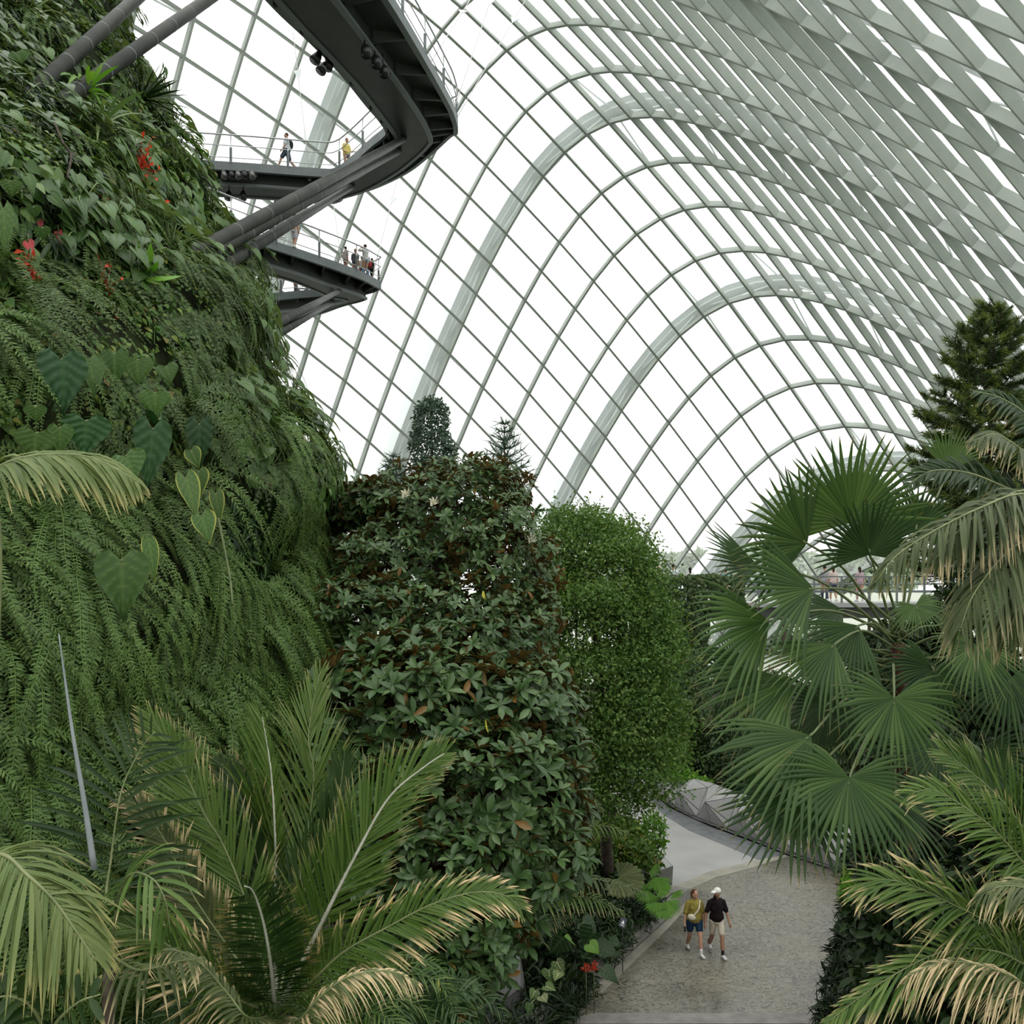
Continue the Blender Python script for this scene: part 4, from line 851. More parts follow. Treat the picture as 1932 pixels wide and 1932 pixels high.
# distant conifers
b0 = W(815,1300,43.); b0[2] = 0
t = thing('columnar_tree', 'tall dense columnar conifer rising behind the magnolia top', 'tree', b0)
CB = blobs_px([(814,790,43,34,40,.8),(812,840,43,40,50,.9),(818,900,43,45,60,1.),(815,970,43,48,70,1.1),(815,1060,43,50,90,1.2),(850,855,43,12,18,.4)])
mb = MB(); trunk(mb, [b0, W(815,900,43), W(812,760,43)], .2, .04); part('trunk', mb, MT['bark'], t)
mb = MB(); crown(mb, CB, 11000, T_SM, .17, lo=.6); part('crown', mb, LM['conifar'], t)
def araucaria(lab, x, ytop, ybot, Y, wpx, seed, nt=9):
    r = np.random.default_rng(seed); b = W(x, ybot, Y); top = W(x, ytop, Y); b0 = np.array([b[0], b[1], 0.])
    t = thing('araucaria_tree', lab, 'tree', b0); mb = MB(); trunk(mb, [b0, b, top], .12, .02); part('trunk', mb, MT['bark'], t)
    mb = MB()
    for i in range(nt):
        f = i/(nt-1); z = top+(b-top)*f; R = wpx/F*Y*(.10+.9*f**.8)
        for k in range(6):
            a = k*math.pi/3+i*.5+r.uniform(-.2,.2); d = np.array([math.cos(a), math.sin(a), .35]); e = z+d*R; P = spline([z, (z+e)/2+[0,0,-.03*R], e+[0,0,.1*R]], 14)
            tube(mb, P, np.linspace(.035,.015,14), 4, rnd=.2); n = int(26*(.3+f)); u = r.random(n); q = np.array([P[int(v*13)] for v in u])
            place(mb, T_ND, q, nz(d*.8+r.normal(size=(n,3))*.6), rand_unit(n),   .42*r.uniform(.6,1.2,n), r.random(n))
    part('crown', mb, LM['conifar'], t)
araucaria('araucaria paled by painted haze with tiered branches right of the columnar conifer', 952, 800, 925, 41, 62, 2)
araucaria('small araucaria faint in painted haze with tiered branches left of the columnar conifer', 742, 862, 950, 42, 46, 3, 8)
# spruce on the right
def spruce(lab, x, ytop, ybot, Y, wpx, seed):
    r = np.random.default_rng(seed); top = W(x, ytop, Y); b = W(x, ybot, Y); b0 = np.array([b[0], b[1], 0.])
    t = thing('spruce_tree', lab, 'tree', b0); mb = MB(); trunk(mb, [b0, b, top], .22, .012, rows=14); part('trunk', mb, MT['bark'], t)
    mb = MB(); ms = MB(); h = top[2]-b[2]; zz = .15; ga = 0
    while zz < h:
        f = zz/h; R = wpx/F*Y*np.interp(f, [0,.08,.16,.3,.5,1], [.05,.16,.42,.66,.88,1.05])*r.uniform(.75,1.12); z = top-np.array([0,0,zz]); ga += 2.4
        d = np.array([math.cos(ga), math.sin(ga), .75-.75*min(1,f*2)]); e = z+d*R; P = spline([z, z+d*R*.5-[0,0,.05*R], e+[0,0,.12*R]], 14); T = nz(np.gradient(P, axis=0))
        tube(ms, P, np.linspace(.028,.008,14), 4)
        for k in range(int(4+16*R)):
            u = .18+.82*r.random(); q0 = P[int(u*13)]; s = nz(np.cross(T[int(u*13)], [0,0,1]))*(1 if k%2 else -1); td = nz(T[int(u*13)]*.9+s*r.uniform(.5,1.1)+[0,0,r.uniform(-.1,.25)]); tl = (R*.36*(1.1-u)+.16)*r.uniform(.7,1.2)
            n = int(20+95*tl); v = r.random(n); q = q0+td*tl*v[:,None]
            tube(ms, [q0, q0+td*tl], .006, 3, False)
            place(mb, T_ND, q, nz(td*.9+r.normal(size=(n,3))*.5), rand_unit(n), .15*r.uniform(.7,1.2,n), np.clip(.42*r.random(n)+.58*((v > .62) & (r.random() < .75)), 0, 1))
        n = 30; v = r.random(n); q = np.array([P[int(w*13)] for w in v]); place(mb, T_ND, q, nz(T[(v*13).astype(int)]+r.normal(size=(n,3))*.6), rand_unit(n), .12*r.uniform(.7,1.2,n), .5*r.random(n))
        zz += h/120*(.8+.5*r.random())
    part('branches', ms, MT['bark'], t); part('crown', mb, LM['conifer'], t)
spruce('bright tipped spruce tree at the right edge rising over the feather palm', 1868, 572, 1080, 23, 165, 5)

# ------------------------------------------------------------------ right side palms
HB = np.array([0,0,H])
def fpx(l): return [W(*p) for p in l]
def frond_part(t, pts, Lpx, n, mat='palm', rmat='rachis', rr=.02, **kw):
    P = fpx(pts); Y = np.mean([p[2] for p in pts]); ml, mr = MB(), MB()
    frond(ml, mr, P, Lpx/F*Y, n, rr=rr, **kw)
    o = part('frond', ml, LM[mat], t); part('rachis', mr, MT[rmat], o)
    return o
b0 = np.array([W(1700,1300,14.5)[0], 14.5, 0.]); crownp = W(1695,1215,14.5)
t = thing('fan_palm', 'big fan palm with pleated round leaves right of the path', 'palm', b0)
mb = MB(); trunk(mb, [b0, W(1708,1500,14.5), W(1700,1350,14.5), crownp], .2, .13, 12); part('trunk', mb, MT['redfibre'], t)
FAN = [ # hub x,y,Y, tip x,y,Y, spread, droop, rnd range (bright tops, darker inside: shading put into leaf tone)
 (1608,985,13.6,1585,812,13.4,98,.05,(.5,1)),(1523,1025,13.6,1385,950,13.2,75,.12,(.35,.9)),(1640,1047,13.2,1640,920,13.,105,.1,(.1,.5)),(1728,1000,14.2,1745,905,14.2,120,.1,(.1,.5)),(1432,1068,13.8,1322,1040,13.4,48,.12,(.2,.6)),(1535,1110,13.2,1388,1125,12.7,60,.2,(.3,.8)),(1452,1172,13.2,1300,1215,12.7,55,.3,(.3,.9)),(1425,1240,13.6,1318,1312,13.2,52,.4,(.1,.6)),(1575,1215,13.,1478,1325,12.6,55,.3,(.3,.9)),(1497,1283,13.,1330,1372,12.6,48,.3,(.3,.9)),(1687,1317,12.2,1680,1450,11.9,135,.25,(.3,.9)),(1530,1388,12.2,1365,1495,11.8,55,.3,(.3,.9)),(1602,1467,11.8,1590,1630,11.4,135,.3,(.3,.8)),(1512,1490,12.2,1452,1652,11.8,75,.1,(.0,.5)),(1727,1142,13.2,1752,1190,12.9,135,.4,(.5,1)),(1842,1218,12.8,1862,1320,12.5,140,.3,(.3,.9)),(1905,1130,13.2,1905,1230,12.9,135,.3,(.4,.9)),(1775,1402,12.6,1697,1505,12.3,82,.3,(.0,.4)),(1905,1282,13.2,1915,1400,12.9,135,.3,(.0,.4)),(1690,1515,12.,1720,1640,11.6,130,.2,(.0,.5)),(1790,885,15.,1805,800,15.,60,.05,(.7,1)),(1620,1180,13.6,1540,1270,13.3,60,.3,(.1,.6)),(1400,1285,13.9,1306,1242,13.6,70,.2,(.1,.5)),(1850,1420,13.3,1860,1540,13.,135,.3,(.0,.4)),(1560,1330,13.4,1476,1425,13.1,82,.3,(.0,.4)),(1760,1260,13.8,1740,1370,13.5,135,.3,(.0,.5)),(1480,1440,13.2,1396,1535,12.9,82,.3,(.0,.5)),(1610,1330,13.8,1640,1440,13.5,135,.3,(.0,.4)),(1590,1150,14.6,1500,1175,14.4,60,.2,(.0,.4)),(1640,1230,14.7,1585,1300,14.5,80,.2,(.0,.4)),(1560,1270,14.6,1500,1240,14.4,60,.2,(.1,.5)),(1600,1290,14.4,1540,1370,14.2,75,.2,(.0,.4)),(1770,1180,14.6,1830,1150,14.5,80,.2,(.1,.5)),(1500,1370,14.2,1420,1400,14.,60,.2,(.0,.4)),(1720,1330,14.3,1790,1370,14.2,85,.3,(.0,.4))]
for i, (hx, hy, hY, tx, ty, tY, sp, dr, rn) in enumerate(FAN):
    h = W(hx, hy, hY); e = W(tx, ty, tY); ax = nz(e-h); nr = nz(np.array([0,-1.,.55])+rng.normal(size=3)*.18-(0 if ty < hy else .2)*np.array([1,0,0]))
    ml = MB(); fanleaf(ml, h, e, nr, int(sp/4.2)+7, sp, .52, dr, .025, i, rnd=rn); o = part('fan_leaf', ml, LM['fan'], t)
    c = crownp+np.array([0,0,-.15 if hy > 1200 else .05])+rng.normal(size=3)*.06; c[2] -= max(0, (hy-1250))/F*9
    mr = MB(); tube(mr, spline([c, (c*.45+h*.55)+[0,.0,.10*np.linalg.norm(h-c)], h, h+ax*.08], 14), np.linspace(.024,.014,14), 6); part('petiole', mr, MT['stem'], o)
ml = MB(); straps(ml, W(1688,1000,14.2), 1, 1.45, .05, (-.05,0,1), .02, 0, 1, dry=.4, wprof=(.8,1,.8,.5,.05)); part('spear_leaf', ml, LM['fan'], t, label='upright brown tipped spear leaf')
ml = MB(); straps(ml, W(1640,950,14.2), 1, 1.15, .03, (-.14,0,1), .02, 0, 2, dry=.4); part('spear_leaf', ml, LM['fan'], t, label='slim dry spear leaf')
# feather palm above it at the right edge
b0 = np.array([W(2010,1000,11.5)[0], 11.5, 0.])
t = thing('feather_palm', 'feather palm at the right edge with drooping grey green fronds over the fan palm', 'palm', b0)
mb = MB(); trunk(mb, [b0, W(2010,1300,11.5), W(2010,960,11.5)], .2, .12); part('trunk', mb, MT['bark'], t)
for pts, L, n, kw in [
 ([(2010,960,11.5),(1910,925,11.),(1830,893,10.7),(1760,888,10.5),(1716,912,10.4)], 85, 52, dict(mat='palmd', rmat='rachisg', rnd=(0,.5), droop=.15, lift=0, up=(0,-1,.6))),
 ([(2010,960,11.5),(1930,932,10.6),(1850,958,10.2),(1760,1003,10.),(1690,1050,9.9),(1652,1100,9.9)], 105, 54, dict(mat='palmg', dry=.10, droop=.75, lift=-8, up=(.2,-.5,1))),
 ([(2010,980,11.5),(1940,1015,10.6),(1890,1052,10.3),(1838,1120,10.1),(1812,1185,10.)], 150, 46, dict(mat='palmg', dry=.08, droop=.9, lift=-10, up=(-.4,-.5,1))),
 ([(2010,940,11.5),(1940,860,11.2),(1880,820,11.),(1840,830,10.9)], 90, 40, dict(mat='palmg', dry=.2, droop=.6, lift=-5, up=(0,-.6,1))),
 ([(2010,930,11.5),(1950,800,11.4),(1890,752,11.3),(1835,738,11.2)], 70, 40, dict(mat='palmd', rmat='rachisg', dry=.06, droop=.4, lift=0)),
 ([(2010,960,11.5),(1950,925,10.8),(1880,945,10.5),(1800,1010,10.3),(1760,1060,10.2)], 100, 44, dict(mat='palmg', dry=.25, droop=.9, lift=-8, up=(.1,-.5,1))),
 ([(2010,980,11.5),(1990,1060,10.8),(1935,1120,10.5),(1900,1200,10.4)], 120, 40, dict(mat='palmg', dry=.12, droop=.9, lift=-8, up=(-.5,-.5,1)))]:
    kw.setdefault('rmat', 'rachisg'); kw.setdefault('rnd', (0,.5)); frond_part(t, pts, L*.88, int(n*1.25), w=.038, rr=.02, seed=int(L), wild=.14, **kw)
# near palm in the lower right corner
b0 = np.array([W(2080,1860,8.2)[0], 8.2, 0.]); c0 = (2080,1850,8.2)
t = thing('feather_palm', 'near feather palm at the bottom right with dry tan tipped fronds', 'palm', b0)
mb = MB(); trunk(mb, [b0, W(2080,1950,8.2), W(*c0)], .2, .14); part('trunk', mb, MT['bark'], t)
for pts, L, n, kw in [
 ([c0,(1980,1640,7.9),(1900,1522,7.7),(1830,1455,7.6),(1772,1415,7.6)], 175, 67, dict(mat='palm', sides=(1.,.75), dry=.06, droop=.15)),
 ([c0,(1985,1700,7.7),(1888,1578,7.4),(1822,1524,7.3),(1760,1490,7.3),(1715,1498,7.3)], 150, 67, dict(mat='palm', dry=.16, droop=.2)),
 ([c0,(1960,1840,7.7),(1871,1748,7.4),(1789,1702,7.2),(1716,1669,7.2),(1656,1660,7.2),(1622,1690,7.2)], 165, 81, dict(mat='palm', dry=.22, droop=.25)),
 ([c0,(1985,1880,7.4),(1900,1838,7.1),(1820,1815,7.),(1760,1820,7.),(1712,1842,7.)], 135, 75, dict(mat='palmg', dry=.85, droop=.95, lift=-14, up=(0,-.6,1))),
 ([c0,(1960,1830,7.5),(1880,1795,7.3),(1790,1793,7.2),(1706,1828,7.1),(1623,1881,7.1),(1560,1930,7.1)], 150, 75, dict(mat='palm', dry=.2, droop=.15, sides=(.6,1.))),
 ([c0,(2010,1720,7.2),(1950,1680,7.),(1890,1672,6.9),(1850,1690,6.9)], 130, 54, dict(mat='palmg', dry=.25, droop=.6, lift=-6, up=(0,-.6,1)))]:
    frond_part(t, pts, L*1.06, int(n*1.2), w=.024, rr=.012, rmat='rachisg', ang=(52,22), seed=int(L)+3, wild=.1, **kw)
# ------------------------------------------------------------------ near palms at the left
b0 = np.array([W(520,1932,9.6)[0], 9.6, 0.]); c0 = (520,1915,9.6)
t = thing('feather_palm', 'large near feather palm at the bottom left with upright green fronds', 'palm', b0)
mb = MB(); trunk(mb, [b0, W(520,2100,9.6), W(*c0)], .18, .13); part('trunk', mb, MT['redfibre'], t)
for pts, L, n, kw in [
 ([c0,(520,1660,10.2),(520,1590,10.2),(512,1457,10.3),(495,1350,10.4)], 190, 92, dict(sides=(.35,1.), droop=.0, ang=(38,18), rnd=(.3,.9), up=(-.5,-1,.3), rmat='rachis', rr=.026)),
 ([c0,(575,1600,10.6),(592,1464,10.8),(582,1398,10.9),(590,1330,11.),(604,1268,11.1)], 150, 87, dict(droop=.0, ang=(40,18), rnd=(.4,1.), dry=.04)),
 ([c0,(600,1755,9.4),(666,1623,9.3),(732,1507,9.3),(799,1448,9.3),(838,1422,9.3)], 175, 101, dict(droop=.05, ang=(42,22), dry=.07, rnd=(.2,.9), sides=(.8,1.), up=(.3,-1,.4), rmat='rachis', rr=.028)),
 ([c0,(590,1850,9.2),(650,1795,9.),(732,1749,8.9),(815,1706,8.8),(898,1683,8.8),(955,1690,8.8),(984,1715,8.8)], 115, 95, dict(droop=.2, ang=(45,30), dry=.3, rnd=(.2,.9))),
 ([c0,(560,1925,8.6),(605,1880,8.4),(660,1842,8.3),(735,1832,8.3),(792,1856,8.3)], 85, 87, dict(mat='palmg', droop=.7, lift=-10, dry=.75, up=(0,-.7,1), sides=(1.,.7))),
 ([c0,(512,1830,9.),(502,1765,8.7),(490,1715,8.5),(476,1680,8.3),(462,1672,8.1)], 125, 89, dict(mat='palmd', droop=.1, ang=(55,40), dry=.10, rnd=(0,.6), up=(.2,-1,.5), rmat='rachis', rr=.024)),  # darker leaf material stands in for this frond being backlit
 ([c0,(470,1720,9.8),(424,1600,9.9),(390,1544,9.9),(364,1490,10.),(331,1424,10.),(281,1346,10.)], 170, 101, dict(droop=.05, ang=(38,20), dry=.14, rnd=(.3,1.), sides=(.85,1.))),
 ([c0,(480,1855,9.3),(427,1782,9.3),(364,1689,9.3),(314,1590,9.3),(265,1524,9.3),(228,1507,9.3)], 120, 95, dict(mat='palmg', droop=.2, ang=(45,25), dry=.36)),
 ([c0,(430,1875,9.),(348,1808,8.9),(298,1772,8.8),(215,1739,8.8),(142,1722,8.8)], 125, 89, dict(droop=.2, dry=.25, ang=(42,22))),
 ([c0,(470,1920,8.5),(430,1875,8.4),(381,1820,8.3),(330,1792,8.2),(300,1795,8.2)], 70, 69, dict(mat='palmg', droop=.8, lift=-10, dry=.4, up=(0,-.7,1))),
 ([c0,(500,1700,10.2),(470,1560,10.3),(445,1480,10.4),(418,1440,10.4)], 150, 81, dict(mat='palmd', droop=.05, ang=(36,18), dry=.1)),
 ([c0,(560,1720,10.),(610,1600,10.),(640,1500,10.1),(650,1420,10.1)], 140, 81, dict(mat='palmd', droop=.05, ang=(36,18), rnd=(.2,.8)))]:
    kw.setdefault('mat', 'palm'); kw.setdefault('rmat', 'rachisg'); kw.setdefault('rr', .016); frond_part(t, pts, L, n, w=.028, seed=int(L)+9, **kw)
b0 = np.array([W(205,1932,8.8)[0], 8.8, 0.]); c0 = (208,1800,8.8)
t = thing('slender_palm', 'slender dark trunked palm with yellow tipped leaves and a grey spear at bottom left', 'palm', b0)
mb = MB(); trunk(mb, [b0, W(205,2000,8.8), W(204,1880,8.8), W(*c0)], .085, .05); part('trunk', mb, MT['bark'], t)
for pts, L, n, kw in [
 ([c0,(200,1700,8.9),(209,1623,9.),(228,1497,9.1),(262,1420,9.2),(292,1380,9.2)], 200, 21, dict(mat='palmd', ang=(88,35), droop=.18, rnd=(.1,.7))),
 ([c0,(225,1690,8.3),(250,1648,8.),(290,1660,7.8),(312,1700,7.7),(322,1760,7.7)], 160, 19, dict(mat='palm', ang=(75,25), droop=.35, dry=.10, up=(-.3,-.6,1), rnd=(.2,.8))),
 ([c0,(170,1690,8.4),(120,1640,8.1),(70,1625,8.),(20,1640,7.9)], 110, 16, dict(mat='palmd', ang=(65,30), droop=.3, dry=.06, up=(0,-.6,1))),
 ([c0,(260,1830,8.3),(330,1815,8.1),(380,1808,8.)], 75, 14, dict(mat='palmg', ang=(75,40), droop=.9, lift=-10, dry=.3, up=(0,-.6,1)))]:
    frond_part(t, pts, L, n, w=.042, rr=.016, rmat='rachisg', seed=int(L)+1, rows=6, **kw)
mb = MB(); tube(mb, spline([W(178,1640,8.9), W(160,1520,8.9), W(135,1370,8.9), W(111,1196,8.9)], 16), np.linspace(.03,.006,16), 8); part('spear_leaf', mb, MT['spear'], t, label='tall pale grey unopened spear leaf')
b0 = np.array([W(-60,1700,7.)[0], 7., 0.]); c0 = (-80,1640,7.)
t = thing('feather_palm', 'near feather palm at the left edge with pale hanging leaflets', 'palm', b0)
mb = MB(); trunk(mb, [b0, W(-80,1900,7.), W(*c0)], .15, .1); part('trunk', mb, MT['bark'], t)
frond_part(t, [c0,(0,1612,6.8),(50,1650,6.7),(99,1696,6.7),(135,1745,6.7),(180,1812,6.7)], 155, 52, mat='palmy', rmat='rachisg', w=.034, droop=.55, lift=-5, dry=.12, up=(.5,-.6,1), ang=(70,30), rnd=(.3,1), seed=2)
frond_part(t, [c0,(-40,1500,6.6),(-10,1300,6.4),(0,1000,6.2),(-30,905,6.1),(40,864,6.),(116,857,6.),(182,866,6.),(258,908,6.)], 118, 90, mat='palmy', rmat='rachisg', w=.032, droop=.6, lift=-5, dry=.14, up=(.1,-.6,1), ang=(65,22), start=.70, rnd=(.2,.9), seed=5)
b0 = np.array([W(110,1990,6.8)[0], 6.8, 0.]); c0 = (95,1960,6.8)
t = thing('broad_leaf_palm', 'dark broad leaflet palm frond in the bottom left corner', 'palm', b0)
mb = MB(); trunk(mb, [b0, W(95,2060,6.8), W(*c0)], .08, .05); part('trunk', mb, MT['bark'], t)
frond_part(t, [c0,(110,1925,6.6),(150,1890,6.5),(190,1876,6.5)], 120, 8, mat='palmd', rmat='rachisg', w=.07, droop=.2, ang=(100,60), dry=.1, seed=8)
frond_part(t, [c0,(60,1900,6.6),(20,1880,6.5),(-20,1885,6.5)], 100, 8, mat='palmd', rmat='rachisg', w=.07, droop=.3, ang=(80,60), dry=.1, seed=9)
# cycad beside the kerb
b0 = np.array([W(985,1740,24.3)[0], 24.3, 0.]); c0 = (985,1700,24.3)
t = thing('cycad', 'arching cycad fronds between the magnolia and the kerb', 'cycad', b0)
mb = MB(); trunk(mb, [b0, W(985,1800,24.3), W(*c0)], .2, .16); part('trunk', mb, MT['bark'], t)
for pts, L, kw in [
 ([c0,(1030,1610,23.8),(1075,1575,23.6),(1130,1557,23.4),(1188,1572,23.3)], 40, dict(rnd=(.4,1))),
 ([c0,(1010,1660,23.8),(1060,1628,23.6),(1105,1615,23.5)], 36, dict(mat='palmd')),
 ([c0,(1015,1668,23.4),(1060,1652,23.1),(1130,1660,22.9),(1190,1675,22.8),(1224,1690,22.8)], 38, dict(mat='palmg', dry=.05)),
 ([c0,(1010,1708,23.2),(1050,1696,23.0),(1110,1693,22.8),(1178,1722,22.8)], 40, dict(rnd=(.4,1), dry=.12)),
 ([c0,(1000,1742,23.0),(1040,1735,22.8),(1083,1732,22.7)], 34, dict(mat='palmd', dry=.1)),
 ([c0,(1020,1560,24.0),(1070,1520,24.0),(1115,1510,24.0),(1140,1530,24.0)], 34, dict(mat='palmg')),
 ([c0,(960,1640,24.0),(930,1600,24.0),(900,1600,23.8)], 36, dict(mat='palmd'))]:
    kw.setdefault('mat', 'palm'); frond_part(t, pts, L, 40, w=.045, rr=.02, rmat='rachisg', droop=.45, lift=5, up=(0,-.4,1), ang=(75,50), seed=int(L), rows=4, **kw)
# ------------------------------------------------------------------ bed plants, shrubs and the far walkway
def shrub(name, lab, blobs, n, T, size, mk, cat='shrub', stems=5, group=None):
    B = blobs_px(blobs); c = np.mean([b[0] for b in B], 0); b0 = np.array([c[0], c[1], 0.]); t = thing(name, lab, cat, b0, group)
    mb = MB(); crown(mb, B, n, T, size, lo=.55); part('leaves', mb, LM[mk], t)
    mb = MB()
    for i in range(stems):
        e = B[i%len(B)][0]; tube(mb, spline([b0+rng.normal(size=3)*[.1,.1,0], (b0+e)/2+rng.normal(size=3)*.1, e], 6), .025, 5)
    part('stems', mb, MT['bark'], t); return t
def bigleaf_plant(name, lab, base, leaves, mk, ribs=0., cat='plant', out=0.):
    b = np.asarray(base, float); t = thing(name, lab, cat, [b[0], b[1], max(0., b[2]-1.2)])
    for i, (ax, ay, tx, ty, w, Y) in enumerate(leaves):
        a = W(ax, ay, Y); e = W(tx, ty, Y-.15); mb = MB(); heartleaf(mb, a, e, w/F*Y, nz(np.array([0,-.6,1.])+rng.normal(size=3)*.2), ribs, i+int(ax)); part('leaf', mb, LM[mk], t)
        mb = MB(); tube(mb, spline([b, (a+b)/2+[0,0,.2], a], 8), .018, 5); part('stalk', mb, MT['stem'], t)
    return t
def bz(py, z): return (H-z)*F/(py-HZ)
def bigleaf_bed(name, lab, bx, by, leaves, mk, ribs=0., z=1.5):
    b = G(bx, by, .05); bigleaf_plant(name, lab, b, [(a, c, e, f, w, bz(c, z)) for a, c, e, f, w in leaves], mk, ribs)
def shrub_bed(name, lab, blobs, n, T, size, mk, z=.6, **kw):
    shrub(name, lab, [(x, y, bz(y, z), rx, ry, d) for x, y, rx, ry, d in blobs], n, T, size, mk, **kw)
bigleaf_bed('elephant_ear', 'elephant ear plant with large dark leaves beside the kerb', 1095, 1850, [(1062,1770,1035,1800,55),(1120,1760,1095,1795,60),(1130,1785,1170,1805,45),(1100,1740,1130,1760,45),(1140,1830,1170,1855,36),(1105,1800,1120,1808,30),(1050,1745,1030,1770,40),(1150,1775,1172,1782,36)], 'dark', .012)
bigleaf_bed('elephant_ear', 'bright elephant ear leaves above the dark ones near the kerb', 1095, 1845, [(1078,1775,1065,1765,30),(1112,1782,1132,1800,34)], 'bright', 0., 1.7)
bigleaf_bed('caladium', 'cream and green blotched plant low in front of the shade-painted planter', 1035, 1900, [(1050,1815,1066,1840,28),(1035,1830,1040,1855,32),(1010,1870,1000,1885,22),(1022,1880,1032,1890,24),(1000,1895,995,1915,18),(1030,1860,1050,1868,26),(1055,1835,1045,1850,24)], 'varieg', 0., 1.2)
def licuala(lab, hubs, mk, rmid, bx, by, seed, z=1.35):
    b = G(bx, by, 0.); t = thing('fan_leaf_plant', lab, 'plant', b)
    for i, (x, y, tx, ty, sp, fu) in enumerate(hubs):
        Y = bz(y, z); h = W(x, y, Y); ml = MB(); fanleaf(ml, h, W(tx, ty, Y-.25), (0,-.7,1), 18, sp, fu, .2, .0, seed+i, rnd=rmid); o = part('fan_leaf', ml, LM[mk], t)
        mr = MB(); tube(mr, spline([b, (b+h)/2+[0,0,.1], h], 8), .014, 5); part('petiole', mr, MT['stem'], o)
licuala('round pleated pale green fan leaf standing beside the bright fan leaves', [(1168,1655,1215,1668,120,.9)], 'palmg', (.5,1.), 1165, 1720, 1, 1.9)
licuala('bright green fan leaved plant by the pale planter end left of the path', [(1238,1655,1250,1685,75,.75),(1258,1700,1272,1728,80,.65),(1225,1645,1248,1640,60,.6),(1222,1680,1212,1706,75,.7),(1244,1678,1266,1684,75,.7),(1236,1702,1240,1728,80,.65),(1270,1684,1288,1694,70,.6),(1212,1662,1196,1676,75,.7),(1252,1718,1258,1738,80,.65)], 'bright', (.1,.6), 1245, 1722, 11)
shrub('leafy_shrub', 'light green shrub with reddish tips over the pale planter end', [(1232,1565,33.2,26,30,.5),(1212,1590,33.,24,30,.5),(1240,1600,32.8,14,26,.3)], 700, T_OB, .2, 'bright')
shrub_bed('leafy_shrub', 'mixed green shrub under the fresh green tree beside the road', [(1170,1580,50,35,.8),(1150,1620,60,40,.8),(1205,1625,40,35,.6)], 3000, T_SM, .2, 'creep', 1.3)
shrub_bed('leafy_shrub', 'dark leafy plant around the small sign beside the kerb', [(1190,1725,40,35,.6),(1222,1712,30,22,.4),(1165,1765,35,25,.5),(1150,1795,25,20,.4)], 2600, T_LN, .2, 'dark')
shrub_bed('leafy_shrub', 'low dark plant with narrow leaves spilling over the kerb at the bottom', [(1085,1860,40,30,.5),(1060,1885,40,25,.5),(1105,1868,25,24,.3),(1060,1910,30,20,.3)], 1500, T_LN, .18, 'dark', .3)
shrub_bed('leafy_shrub', 'dark undergrowth behind the elephant ears beside the magnolia', [(1050,1790,60,50,.8),(1020,1750,50,50,.8),(1080,1700,80,50,.8),(1130,1650,60,50,.8)], 4200, T_OB, .22, 'dark', .8)
shrub_bed('leafy_shrub', 'dense dark shrub band between the elephant ears and the bright fan leaves', [(1130,1740,60,40,.7),(1185,1690,50,40,.7),(1060,1740,60,60,.7),(1215,1705,34,24,.4),(1110,1670,80,50,.9)], 5200, T_OB, .2, 'dark', .7)
shrub_bed('leafy_shrub', 'mid green shrub filling the bed under the cycad fronds', [(1050,1640,60,50,.8),(1120,1610,60,40,.8),(1000,1680,50,60,.7)], 3600, T_SM, .22, 'creep', 1.)
p = W(1106,1826,bz(1826,1.45)); t = thing('red_flower', 'two small red flower heads above the dark leaves near the kerb', 'flower', [p[0], p[1], p[2]-1.])
for x, y in ((1106,1827),(1121,1825)):
    q = W(x, y, bz(1826,1.45)); mb = MB(); place(mb, T_SM, q+rng.normal(size=(26,3))*.04, rand_unit(26), rand_unit(26), .08, rng.random(26)); part('flower_head', mb, LM['red'], t)
    mb = MB(); tube(mb, [q-[0,0,1.], q], .01, 5); part('stem', mb, MT['stem'], t)
p = W(1175,1741,bz(1741,1.25)); t = thing('garden_sign', 'small dark plant sign with a white symbol beside the kerb', 'sign', [p[0], p[1], 0.])
R = np.array(Matrix.Rotation(.45, 3, 'Y')@Matrix.Rotation(-.6, 3, 'X'))
mb = MB(); box(mb, p, .17, .02, .24, R); part('panel', mb, plain('sign_dark_panel', (.03,.03,.045), .4), t, False)
mb = MB(); V = np.array([[-.04,-.013,-.03],[.04,-.013,-.03],[0,-.013,.07]])@R.T+p; mb.addqt(V, np.zeros((0,4),int), [[0,1,2]])
box(mb, p+R@np.array([0,-.013,-.07]), .1, .004, .016, R); part('symbol', mb, plain('sign_white_mark', (.7,.7,.7), .5), t, False)
mb = MB(); tube(mb, [[p[0], p[1]+.03, 0], p+[0,.02,0]], .012, 6); part('stake', mb, MT['black'], t)
# right bed
shrub_bed('fern_bush', 'bright yellow green feathery bush at the right kerb of the path', [(1608,1655,16,22,.3),(1602,1690,14,26,.3)], 1500, T_LN, .2, 'bright', .8, cat='fern')
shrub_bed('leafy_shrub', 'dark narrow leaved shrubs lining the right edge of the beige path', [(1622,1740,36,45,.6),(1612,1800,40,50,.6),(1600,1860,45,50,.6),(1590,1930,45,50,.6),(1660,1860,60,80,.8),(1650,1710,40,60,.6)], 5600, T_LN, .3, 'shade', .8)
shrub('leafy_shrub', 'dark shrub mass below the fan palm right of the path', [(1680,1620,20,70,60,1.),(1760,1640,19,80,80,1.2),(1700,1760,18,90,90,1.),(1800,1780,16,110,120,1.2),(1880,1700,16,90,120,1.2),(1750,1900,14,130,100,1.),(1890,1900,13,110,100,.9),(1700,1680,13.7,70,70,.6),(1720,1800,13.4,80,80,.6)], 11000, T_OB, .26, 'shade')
DT = []
